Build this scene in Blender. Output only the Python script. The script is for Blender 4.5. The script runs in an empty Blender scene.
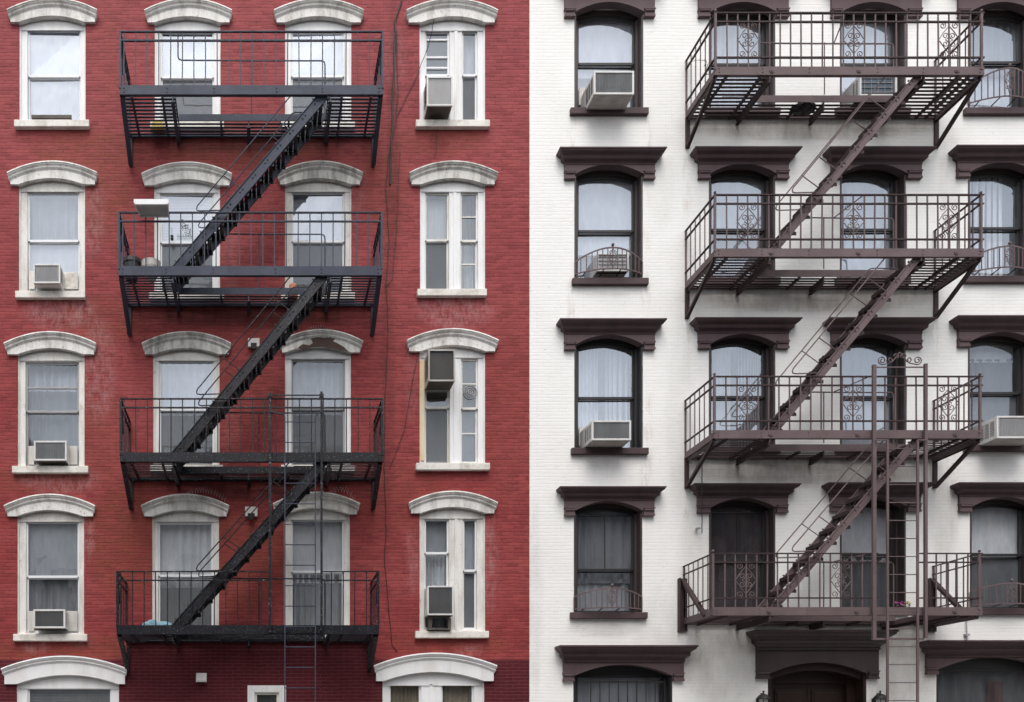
import bpy, bmesh, math, random
from mathutils import Vector
random.seed(7)
S = bpy.context.scene
COL = S.collection
# ------------------------------------------------------------------ scale of the place
D = 15.3      # street distance from camera to the two facades (m)
PPM = 57.0    # photo pixels per metre on the facade plane
CX, CY, EYE = 262.0, 755.0, 1.6
def X(px, d=0.0): return (px - CX) / PPM * (D - d) / D
def Z(py, d=0.0): return EYE + (CY - py) / PPM * (D - d) / D

# ------------------------------------------------------------------ mesh helper
class MB:
    def __init__(s): s.v = []; s.f = []; s.m = []
    def add(s, vs, fs, mi=0):
        n = len(s.v); s.v += [tuple(v) for v in vs]; s.f += [tuple(i + n for i in f) for f in fs]; s.m += [mi] * len(fs); return s
    def box(s, x0, x1, y0, y1, z0, z1, mi=0):
        if x0 > x1: x0, x1 = x1, x0
        if y0 > y1: y0, y1 = y1, y0
        if z0 > z1: z0, z1 = z1, z0
        return s.add([(x0,y0,z0),(x1,y0,z0),(x1,y1,z0),(x0,y1,z0),(x0,y0,z1),(x1,y0,z1),(x1,y1,z1),(x0,y1,z1)],
              [(0,3,2,1),(4,5,6,7),(0,1,5,4),(1,2,6,5),(2,3,7,6),(3,0,4,7)], mi)
    def bar(s, p, q, w, h, up=(0,0,1), mi=0):
        p = Vector(p); q = Vector(q); d = (q - p).normalized(); u = Vector(up)
        if abs(d.dot(u)) > .98: u = Vector((0,1,0))
        a = d.cross(u).normalized(); b = a.cross(d).normalized()
        a *= w/2; b *= h/2
        vs = [p-a-b,p+a-b,p+a+b,p-a+b,q-a-b,q+a-b,q+a+b,q-a+b]
        return s.add(vs, [(0,3,2,1),(4,5,6,7),(0,1,5,4),(1,2,6,5),(2,3,7,6),(3,0,4,7)], mi)
    def tube(s, pts, r, n=8, mi=0, r2=None):
        pts = [Vector(p) for p in pts]; k = len(pts); base = len(s.v)
        prev = None
        for i, p in enumerate(pts):
            d = (pts[min(i+1,k-1)] - pts[max(i-1,0)]).normalized()
            if prev is None:
                u = Vector((0,1,0)) if abs(d.y) < .9 else Vector((1,0,0))
                a = d.cross(u).normalized()
            else:
                a = (prev - d * prev.dot(d)).normalized()
            prev = a; b = d.cross(a)
            rr = r if r2 is None else r + (r2 - r) * i / (k-1)
            for j in range(n):
                t = 2*math.pi*j/n
                s.v.append(tuple(p + a*math.cos(t)*rr + b*math.sin(t)*rr))
        for i in range(k-1):
            for j in range(n):
                a0 = base+i*n+j; a1 = base+i*n+(j+1)%n
                s.f.append((a0, a1, a1+n, a0+n)); s.m.append(mi)
        s.f.append(tuple(base+j for j in reversed(range(n)))); s.m.append(mi)
        s.f.append(tuple(base+(k-1)*n+j for j in range(n))); s.m.append(mi)
        return s
    def prism(s, poly, y0, y1, mi=0):          # poly in (x,z), extruded along y
        n = len(poly); vs = [(x,y0,z) for x,z in poly] + [(x,y1,z) for x,z in poly]
        fs = [(i, (i+1)%n, (i+1)%n+n, i+n) for i in range(n)] + [tuple(range(n))[::-1], tuple(range(n,2*n))]
        return s.add(vs, fs, mi)
    def lathe(s, c, prof, n=20, mi=0):          # prof list (r,z), vertical axis
        base = len(s.v)
        for r, z in prof:
            for j in range(n):
                t = 2*math.pi*j/n; s.v.append((c[0]+r*math.cos(t), c[1]+r*math.sin(t), c[2]+z))
        for i in range(len(prof)-1):
            for j in range(n):
                a0 = base+i*n+j; a1 = base+i*n+(j+1)%n
                s.f.append((a0,a1,a1+n,a0+n)); s.m.append(mi)
        s.f.append(tuple(base+j for j in reversed(range(n)))); s.m.append(mi)
        s.f.append(tuple(base+(len(prof)-1)*n+j for j in range(n))); s.m.append(mi)
        return s
    def mesh(s, name, mats, fix=True):
        me = bpy.data.meshes.new(name); me.from_pydata(s.v, [], s.f); me.update()
        for m in (mats if isinstance(mats, (list, tuple)) else [mats]): me.materials.append(m)
        me.polygons.foreach_set('material_index', s.m)
        if not fix: return me
        bm = bmesh.new(); bm.from_mesh(me); bmesh.ops.recalc_face_normals(bm, faces=bm.faces); bm.to_mesh(me); bm.free()
        return me
    def build(s, name, mats, parent=None, origin=None, bevel=0, smooth=False):
        if origin is not None:
            ox, oy, oz = origin; s.v = [(x-ox, y-oy, z-oz) for x,y,z in s.v]
        me = s.mesh(name, mats, name != 'pane')
        o = bpy.data.objects.new(name, me); COL.objects.link(o)
        if origin is not None: o.location = origin
        if parent is not None:
            o.parent = parent
            # every ancestor sits unrotated, so only its place is taken off
            w = Vector((0,0,0)); p = parent
            while p is not None: w += Vector(p.location); p = p.parent
            o.location = Vector(o.location) - w
        if bevel:
            b = o.modifiers.new('bevel', 'BEVEL'); b.width = bevel; b.segments = 2; b.limit_method = 'ANGLE'; b.angle_limit = .6
        if smooth: me.shade_smooth()
        return o
def tag(o, label=None, cat=None, group=None, kind=None):
    if label: o['label'] = label
    if cat: o['category'] = cat
    if group: o['group'] = group
    if kind: o['kind'] = kind
    return o
def empty(name, loc, label, cat, group=None):
    o = bpy.data.objects.new(name, None); COL.objects.link(o); o.location = loc; o.empty_display_size = .1
    return tag(o, label, cat, group)

# ------------------------------------------------------------------ materials
class NT:
    def __init__(s, name):
        s.mat = bpy.data.materials.new(name); s.mat.use_nodes = True; s.t = s.mat.node_tree; s.t.nodes.clear()
        s.out = s.t.nodes.new('ShaderNodeOutputMaterial'); s.tc = None
    def n(s, typ, **kw):
        o = s.t.nodes.new(typ)
        for k, v in kw.items():
            if k.startswith('_'): setattr(o, k[1:], v)
            else:
                key = {'i0':0,'i1':1,'i2':2}.get(k, k)
                if isinstance(v, bpy.types.NodeSocket): s.t.links.new(v, o.inputs[key])
                else: o.inputs[key].default_value = v
        return o
    def pos(s):
        if s.tc is None: s.tc = s.n('ShaderNodeNewGeometry')
        return s.tc.outputs['Position']
    def scale(s, sx, sy, sz):
        return s.n('ShaderNodeVectorMath', _operation='MULTIPLY', i0=s.pos(), i1=(sx,sy,sz)).outputs[0]
    def noise(s, vec=None, scale=5, detail=4, rough=.6):
        return s.n('ShaderNodeTexNoise', Vector=vec if vec is not None else s.pos(), Scale=scale, Detail=detail, Roughness=rough).outputs['Fac']
    def ramp(s, fac, lo, hi, a=0.0, b=1.0):
        return s.n('ShaderNodeMapRange', Value=fac, **{'From Min':lo,'From Max':hi,'To Min':a,'To Max':b}).outputs[0]
    def mix(s, fac, a, b, mode='MIX'):
        m = s.t.nodes.new('ShaderNodeMix'); m.data_type = 'RGBA'; m.blend_type = mode; m.clamp_factor = True
        for k, v in ((0,fac),(6,a),(7,b)):
            if isinstance(v, bpy.types.NodeSocket): s.t.links.new(v, m.inputs[k])
            elif k == 0: m.inputs[0].default_value = v
            else: m.inputs[k].default_value = (*v, 1) if len(v) == 3 else v
        return m.outputs[2]
    def math(s, op, a, b=0.0):
        return s.n('ShaderNodeMath', _operation=op, i0=a, i1=b).outputs[0]
    def attr(s, name): return s.n('ShaderNodeAttribute', _attribute_name=name).outputs['Fac']
    def bump(s, h, strength=.5, dist=.005, normal=None):
        kw = dict(Height=h, Strength=strength, Distance=dist)
        if normal is not None: kw['Normal'] = normal
        return s.n('ShaderNodeBump', **kw).outputs[0]
    def bsdf(s, col, rough=.6, normal=None, metallic=0, spec=.5, trans=0):
        kw = {'Base Color': col if isinstance(col, bpy.types.NodeSocket) else (*col,1), 'Roughness': rough, 'Metallic': metallic, 'Specular IOR Level': spec}
        if normal is not None: kw['Normal'] = normal
        b = s.n('ShaderNodeBsdfPrincipled', **kw)
        s.t.links.new(b.outputs[0], s.out.inputs[0]); return b

def paint(name, col, rough=.55, dirt=(.2,.17,.13), amt=.5, rust=None, rustamt=0, bump=.3, dscale=4, streak=True, spec=.4, peel=0):
    m = NT(name)
    vec = m.scale(1, 1, .28) if streak else m.pos()
    n1 = m.noise(vec, dscale, 6, .65)
    n2 = m.noise(m.pos(), 38, 4, .6)
    f = m.ramp(n1, .45, .72, 0, amt)
    f = m.math('ADD', f, m.ramp(n2, .58, .75, 0, amt*.5))
    c = m.mix(m.math('MULTIPLY', m.noise(m.pos(), 1.7, 3), .25), col, tuple(x*.75 for x in col))
    c = m.mix(f, c, dirt)
    if rust:
        r = m.ramp(m.noise(m.scale(1,1,.5), 7, 5, .7), .60, .70, 0, rustamt)
        c = m.mix(r, c, rust)
    if peel:
        p = m.ramp(m.noise(m.scale(1.0,1.0,1.3), 26, 4, .6), .645, .665, 0, peel)
        c = m.mix(p, c, (.10,.075,.05))
    m.bsdf(c, rough, m.bump(m.noise(m.pos(), 45, 5, .7), bump, .004), spec=spec)
    return m.mat

def brick_mat(name, kind):
    m = NT(name); sp = m.n('ShaderNodeSeparateXYZ', Vector=m.pos())
    # a little wander so the courses are not ruled lines
    wob = m.math('MULTIPLY', m.math('SUBTRACT', m.noise(m.pos(), 1.1, 3), .5), .05)
    wob2 = m.math('MULTIPLY', m.math('SUBTRACT', m.noise(m.pos(), 11, 2), .5), .020)
    zz = m.math('ADD', m.math('ADD', sp.outputs[2], wob), wob2)
    vec = m.n('ShaderNodeCombineXYZ', X=m.math('ADD', sp.outputs[0], m.math('MULTIPLY', wob, 1.5)), Y=zz, Z=0.0).outputs[0]
    b = m.n('ShaderNodeTexBrick', Vector=vec, Color1=(0,0,0,1), Color2=(1,1,1,1), Mortar=(0,0,0,1), Scale=1.0, **{'Mortar Size':.0075,'Mortar Smooth':.35,'Bias':0.0,'Brick Width':.205,'Row Height':.0605})
    b.offset = .5; b.squash = 1
    rnd = b.outputs['Color']
    fz = m.math('FRACT', m.math('DIVIDE', zz, .0605)); edge = m.math('MINIMUM', fz, m.math('SUBTRACT', 1.0, fz))
    bed = m.ramp(edge, .06, .17, 1, 0)
    mor = m.math('MAXIMUM', bed, m.math('MULTIPLY', b.outputs['Fac'], .85))
    big = m.noise(m.pos(), .55, 4, .6); mid = m.noise(m.pos(), 2.6, 5, .65); fine = m.noise(m.pos(), 30, 4, .7); gr = m.noise(m.pos(), 120, 2, .5)
    wear, white, dirt = m.attr('wear'), m.attr('bloom'), m.attr('dirt')
    jn = m.noise(m.scale(1,1,2.2), 4.2, 6, .8)        # joints open up in patches
    if kind == 'red':
        c = m.mix(m.ramp(mid, .35, .7), (.275,.040,.042), (.205,.030,.031))
        c = m.mix(m.ramp(sp.outputs[2], 6.5, 14.5, 0, .85), c, m.mix(m.ramp(mid, .35, .7), (.310,.070,.080), (.245,.050,.058)))  # pinker and paler with height: haze and sun-fading put into the paint colour
        c = m.mix(m.ramp(big, .42, .66, 0, .75), c, (.325,.070,.070))
        c = m.mix(m.ramp(rnd, .45, 1, 0, .55), c, (.165,.024,.027))
        c = m.mix(m.ramp(rnd, .35, .0, 0, .35), c, (.36,.075,.070))
        w = m.math('MULTIPLY', wear, m.ramp(m.noise(m.scale(.8,1,1.6), 4.5, 6, .8), .36, .56))
        c = m.mix(m.math('MULTIPLY', w, .9), c, m.mix(m.noise(m.scale(1,1,2.2), 9, 4, .8), (.300,.062,.034), (.115,.042,.030)))
        c = m.mix(m.ramp(fine, .58, .72, 0, .45), c, (.40,.14,.15))
        c = m.mix(m.ramp(m.noise(m.scale(1,1,2.4), 6.5, 6, .85), .52, .70, 0, .42), c, (.135,.024,.022))
        jf = m.math('MULTIPLY', mor, m.ramp(jn, .43, .66, .03, .9))
        c = m.mix(jf, c, (.062,.012,.014))
        bl = m.math('MULTIPLY', white, m.ramp(m.noise(m.scale(1.2,1,.6), 9, 6, .8), .42, .66))
        c = m.mix(m.math('MULTIPLY', bl, .62), c, (.46,.28,.28))
        c = m.mix(m.math('MULTIPLY', dirt, m.ramp(m.noise(m.scale(1,1,.6), 3.2, 6, .7), .30, .70, .25, .95)), c, (.055,.012,.012))
        mk = m.attr('maroon')
        mc = m.mix(m.math('MULTIPLY', mor, .75), m.mix(m.ramp(mid,.3,.7), (.098,.013,.018), (.066,.009,.013)), (.135,.035,.048))
        c = m.mix(m.ramp(m.math('ADD', mk, m.math('MULTIPLY', m.math('SUBTRACT', fine, .5), .35)), .42, .58), c, mc)
        rough = .7; bs = .55
    else:
        c = m.mix(m.ramp(mid, .3, .75), (.87,.862,.845), (.825,.815,.795))
        c = m.mix(m.ramp(rnd, .2, 1, 0, .25), c, (.88,.88,.875))
        c = m.mix(m.ramp(big, .50, .75, 0, .5), c, (.77,.755,.73))
        jf = m.math('MULTIPLY', mor, m.ramp(jn, .46, .78, .0, .34))
        c = m.mix(jf, c, (.42,.39,.36))
        crack = m.math('MULTIPLY', mor, m.ramp(m.noise(m.scale(1,1,5), 8, 4, .7), .62, .68))
        c = m.mix(m.math('MULTIPLY', crack, .6), c, (.16,.14,.13))
        c = m.mix(m.ramp(m.noise(m.pos(), 55, 3, .6), .70, .76, 0, .4), c, (.45,.42,.38))
        c = m.mix(m.math('MULTIPLY', dirt, m.ramp(m.noise(m.scale(1,1,.5), 3.5, 6, .7), .30, .70, .15, .9)), c, (.33,.30,.27))
        c = m.mix(m.math('MULTIPLY', wear, m.ramp(m.noise(m.scale(1.5,1,.35), 6, 6, .7), .45, .7)), c, (.40,.30,.22))
        rough = .7; bs = .30
    h = m.math('ADD', m.math('MULTIPLY', mor, -.65), m.math('ADD', m.math('MULTIPLY', fine, .35), m.math('ADD', m.math('MULTIPLY', gr, .12), m.math('MULTIPLY', rnd, .22))))
    m.bsdf(c, rough, m.bump(h, bs, .006), spec=.18)
    return m.mat

def glass_mat(name, refl=.30, tint=(.86,.90,.92), wav=.5, dust=.04):
    m = NT(name)
    nrm = m.bump(m.noise(m.scale(1,1,.7), 1.9, 2, .5), wav, .012)
    g = m.n('ShaderNodeBsdfGlossy', Color=(.84,.91,1,1), Roughness=.015, Normal=nrm)
    t = m.n('ShaderNodeBsdfTransparent', Color=(*tint,1))
    d = m.n('ShaderNodeBsdfDiffuse', Color=(.6,.6,.58,1))
    m.pos(); ior = m.math('ADD', 1.5, m.math('MULTIPLY', m.tc.outputs['Backfacing'], 1/1.5-1.5))   # a thin pane mirrors alike from both sides
    fr = m.n('ShaderNodeFresnel', IOR=ior, Normal=nrm)
    f = m.math('ADD', m.math('MULTIPLY', fr.outputs[0], 1.6), refl-.06)
    a = m.n('ShaderNodeMixShader', i0=f, i1=t.outputs[0], i2=g.outputs[0])
    df = m.ramp(m.noise(m.scale(1,1,.35), 6, 5, .7), .35, .8, dust*.4, dust*2.4)
    b = m.n('ShaderNodeMixShader', i0=df, i1=a.outputs[0], i2=d.outputs[0])
    m.t.links.new(b.outputs[0], m.out.inputs[0]); return m.mat

def cloth_mat(name, col, sheer=.3, rough=.9, scale=10):
    m = NT(name)
    c = m.mix(m.ramp(m.noise(m.scale(1,1,.3), scale, 4), .3, .7), col, tuple(x*.78 for x in col))
    d = m.n('ShaderNodeBsdfDiffuse', Color=c); t = m.n('ShaderNodeBsdfTranslucent', Color=c)
    a = m.n('ShaderNodeMixShader', i0=sheer, i1=d.outputs[0], i2=t.outputs[0])
    m.t.links.new(a.outputs[0], m.out.inputs[0]); return m.mat
def blind_mat(name, col, pitch=.05):
    m = NT(name); sp = m.n('ShaderNodeSeparateXYZ', Vector=m.pos())
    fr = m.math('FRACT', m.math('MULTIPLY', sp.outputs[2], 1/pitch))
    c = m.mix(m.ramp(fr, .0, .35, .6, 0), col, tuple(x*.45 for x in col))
    c = m.mix(m.math('MULTIPLY', m.noise(m.pos(), 4, 3), .3), c, tuple(x*.6 for x in col))
    m.bsdf(c, .7, spec=.2); return m.mat

M = {}
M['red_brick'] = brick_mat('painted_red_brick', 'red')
M['white_brick'] = brick_mat('painted_white_brick', 'white')
M['hood'] = paint('weathered_white_stone', (.78,.765,.735), .65, (.19,.16,.13), .72, peel=.7, bump=.6, dscale=5.5)
M['hood_dirty'] = paint('sooty_white_stone', (.66,.645,.61), .7, (.11,.095,.08), .9, peel=.7, bump=.6, dscale=7)
M['hood_clean'] = paint('white_painted_stone', (.82,.82,.83), .55, (.40,.35,.30), .30, bump=.35)
M['sill_white'] = paint('worn_white_sill', (.78,.75,.70), .6, (.24,.19,.13), .55, rust=(.42,.22,.09), rustamt=.35, bump=.5, streak=False, dscale=6)
M['casing'] = paint('white_window_paint', (.83,.835,.845), .5, (.45,.40,.33), .38, bump=.25)
M['casing_old'] = paint('flaking_window_paint', (.77,.755,.72), .6, (.26,.21,.15), .5, rust=(.33,.21,.11), rustamt=.4, bump=.6, peel=.3)
M['rusty_casing'] = paint('rust_stained_window_paint', (.74,.62,.42), .55, (.58,.36,.12), .8, rust=(.50,.22,.05), rustamt=.9, bump=.3)
M['vinyl'] = paint('white_sash', (.80,.81,.83), .4, (.42,.40,.37), .18, bump=.1)
M['sash_grey'] = paint('grey_sash', (.36,.36,.37), .45, (.2,.19,.18), .3, bump=.1)
M['brown'] = paint('mauve_brown_stone_paint', (.092,.061,.066), .55, (.040,.027,.028), .45, rust=(.17,.085,.06), rustamt=.25, bump=.4, spec=.22)
M['brown_light'] = paint('mauve_brown_frieze_paint', (.122,.084,.090), .55, (.060,.039,.041), .4, rust=(.16,.08,.06), rustamt=.2, bump=.3, spec=.22)
M['brown_dark'] = paint('dark_brown_window_paint', (.058,.042,.043), .45, (.02,.016,.016), .4, bump=.3)
M['charcoal'] = paint('charcoal_window_paint', (.026,.026,.028), .4, (.05,.045,.04), .3, bump=.2)
M['navy_iron'] = None
def iron(name, col, hi, rough, rust, ra, spk=.0, sp=.45):
    m = NT(name)
    n = m.noise(m.pos(), 60, 4, .6); n3 = m.noise(m.pos(), 3, 4, .6)
    c = m.mix(m.ramp(n3, .35, .7), col, hi)
    c = m.mix(m.ramp(m.noise(m.pos(), 13, 6, .75), .60, .72, 0, ra), c, rust)
    if spk: c = m.mix(m.ramp(m.noise(m.pos(), 48, 2, .5), .62, .70, 0, spk), c, (.32,.33,.37))  # pale flecks: small highlights put into the iron colour
    m.bsdf(c, rough, m.bump(n, .9, .006), spec=sp); return m.mat
M['navy_iron'] = iron('glossy_blue_black_iron', (.036,.042,.064), (.056,.064,.094), .5, (.012,.012,.014), .4, .12, .22)  # blue-black paint with its bluish sheen put into the base colour
M['black_iron'] = iron('glossy_black_iron', (.008,.008,.011), (.014,.015,.021), .36, (.004,.004,.004), .4, .55, .28)
M['mauve_iron'] = iron('mauve_brown_iron', (.120,.086,.089), (.160,.118,.122), .55, (.150,.060,.032), .7, 0, .25)
M['mauve_dark'] = iron('dark_mauve_iron', (.046,.029,.031), (.066,.042,.044), .55, (.06,.026,.016), .5, 0, .22)
M['galv'] = iron('galvanised_steel', (.30,.30,.31), (.42,.42,.43), .45, (.2,.13,.09), .3)
M['glass'] = glass_mat('window_glass', .27, (.95,.97,1))
M['glass_dark'] = glass_mat('lower_floor_glass', .13, (.93,.95,.97), .22)
M['glass_dusty'] = glass_mat('dusty_old_glass', .15, (.85,.88,.88), .8, .07)
m_ = NT('insect_screen'); d_ = m_.n('ShaderNodeBsdfDiffuse', Color=(.16,.165,.175,1)); t_ = m_.n('ShaderNodeBsdfTransparent', Color=(1,1,1,1))
m_.t.links.new(m_.n('ShaderNodeMixShader', i0=.55, i1=t_.outputs[0], i2=d_.outputs[0]).outputs[0], m_.out.inputs[0]); M['screen'] = m_.mat
M['interior'] = paint('dark_room', (.07,.065,.06), .9, (.03,.03,.03), .3)
M['c_white'] = cloth_mat('white_sheer', (.66,.675,.71), .12)
M['c_bright'] = cloth_mat('bright_white_shade', (.86,.865,.88), .05)
M['c_pale'] = cloth_mat('pale_grey_drape', (.52,.54,.575), .12)
M['c_grey'] = cloth_mat('grey_drape', (.36,.375,.40), .1)
M['c_mid'] = cloth_mat('mid_grey_screen', (.215,.225,.245), .1, scale=3)
M['c_dark'] = cloth_mat('charcoal_drape', (.14,.147,.16), .1)
M['c_warm'] = cloth_mat('warm_glow_drape', (.34,.27,.18), .1)  # warm glow of the lit room put into the drape colour
M['c_pink'] = cloth_mat('pink_drape', (.46,.33,.34), .2)
M['c_mauve_pink'] = cloth_mat('dull_pink_drape', (.17,.10,.105), .1)
M['c_mauve'] = cloth_mat('mauve_drape', (.055,.040,.052), .2)
M['b_white'] = blind_mat('white_blind', (.70,.71,.73))
M['b_grey'] = blind_mat('grey_blind', (.26,.27,.28))
M['b_dark'] = blind_mat('dark_blind', (.13,.135,.14), .07)
M['ac_case'] = paint('white_enamel', (.68,.68,.67), .4, (.34,.28,.2), .3, rust=(.3,.15,.07), rustamt=.25, bump=.1)
M['ac_old'] = paint('aged_enamel', (.44,.42,.40), .5, (.20,.15,.11), .6, rust=(.22,.12,.07), rustamt=.6, bump=.3)
M['ac_under'] = paint('rusty_pan', (.10,.085,.07), .7, (.035,.025,.02), .7, rust=(.16,.07,.04), rustamt=.5)
M['fins'] = paint('aluminium_fins', (.17,.175,.18), .5, (.07,.07,.07), .5, bump=.1, spec=.12)
M['fins_pale'] = paint('pale_fins', (.46,.46,.47), .45, (.24,.24,.24), .4, bump=.1)
M['fins_mid'] = paint('grey_fins', (.30,.31,.32), .5, (.13,.13,.13), .5, bump=.1, spec=.12)
M['fins_dark'] = paint('dark_fins', (.045,.045,.05), .55, (.02,.02,.02), .5, bump=.1, spec=.08)
M['fins_blue'] = paint('blue_grey_fins', (.085,.12,.16), .45, (.04,.05,.06), .4, bump=.1)
M['rubber'] = paint('black_rubber', (.018,.017,.018), .55, (.035,.03,.03), .3)
M['terracotta'] = paint('terracotta', (.50,.20,.11), .75, (.3,.13,.08), .4)
M['plastic_black'] = paint('black_plastic_pot', (.035,.037,.042), .45, (.06,.055,.05), .3)
M['plastic_white'] = paint('cream_pot', (.62,.60,.57), .5, (.35,.3,.25), .35)
M['blue_bag'] = cloth_mat('light_blue_plastic', (.28,.46,.55), .25)
M['yellow'] = paint('yellow_plastic', (.55,.42,.05), .5, (.3,.22,.05), .3)
M['wood'] = paint('dark_carved_wood', (.024,.013,.010), .4, (.015,.008,.006), .5, bump=.4)
M['bare_stone'] = paint('exposed_brownstone', (.115,.075,.062), .85, (.06,.04,.035), .6, bump=.9, streak=False, dscale=9)
M['lampglass'] = paint('frosted_lamp_glass', (.42,.43,.42), .3, (.25,.25,.25), .3)
M['leaf'] = paint('dark_leaf', (.05,.09,.03), .6, (.03,.05,.02), .3)
M['petal'] = paint('magenta_petal', (.45,.09,.32), .6, (.3,.05,.2), .3)
M['asphalt'] = paint('asphalt', (.05,.05,.052), .85, (.03,.03,.03), .5, streak=False)
M['concrete'] = paint('sidewalk_concrete', (.30,.29,.275), .85, (.15,.14,.13), .5, streak=False)

# ------------------------------------------------------------------ the two buildings
red = empty('brick_building', (X(220), 0, 0), 'red painted brick building with white arched window hoods and sills', 'building')
white = empty('brick_building', (X(800), 0, 0), 'white painted brick building with dark brown window cornices and sills', 'building')
holes_red, holes_white = [], []
RED_T = .05; WHT_T = .16

def arc(x0, x1, zs, rise, n=16):
    return [(x0 + (x1-x0)*i/n, zs + rise*(1-(2*i/n-1)**2)) for i in range(n+1)]

def pane_quad(mb, x0, x1, y, z0, z1, mi=0):
    j = lambda: random.uniform(-.008, .008)
    mb.add([(x0,y+j(),z0),(x1,y+j(),z0),(x1,y+j(),z1),(x0,y+j(),z1)], [(0,1,2,3)], mi)

def curtain(parent, kind, mat, x0, x1, z0, z1, y):
    mb = MB(); w = x1-x0
    if kind == 'blind':
        n = max(2, int((z1-z0)/.05)); dz = (z1-z0)/n
        for i in range(n):
            mb.add([(x0,y,z0+dz*i+.004),(x1,y,z0+dz*i+.004),(x1,y-.018,z0+dz*(i+1)-.001),(x0,y-.018,z0+dz*(i+1)-.001)], [(0,1,2,3)])
        return mb.build('blind', mat, parent)
    if kind == 'shade':
        n = 8
        for i in range(n):
            for_y = lambda t: y + .006*math.sin(t*5+x0)
            a, b = i/n, (i+1)/n
            mb.add([(x0+w*a,for_y(a),z0),(x0+w*b,for_y(b),z0),(x0+w*b,for_y(b),z1),(x0+w*a,for_y(a),z1)], [(0,1,2,3)])
        mb.box(x0, x1, y-.012, y+.012, z0-.02, z0)
        return mb.build('window_shade', mat, parent)
    n = 90; fr = random.uniform(5.5, 8); ph = random.random()*9; rows = 7
    vs = []; fs = []
    for k in range(rows):
        t = k/(rows-1)
        for i in range(n+1):
            u = i/n
            amp = .024 + .012*math.sin(u*7+ph)
            yy = y + amp*math.sin(2*math.pi*fr*u*(1+.12*math.sin(3*u+ph)) + ph + .35*math.sin(t*3)) * (.55+.45*(1-t))
            vs.append((x0 + w*(u + .008*math.sin(9*u+t*2)), yy, z0+(z1-z0)*t))
    for k in range(rows-1):
        for i in range(n): a = k*(n+1)+i; fs.append((a,a+1,a+n+2,a+n+1))
    mb.add(vs, fs)
    return mb.build('curtain', mat, parent, smooth=True)

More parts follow.
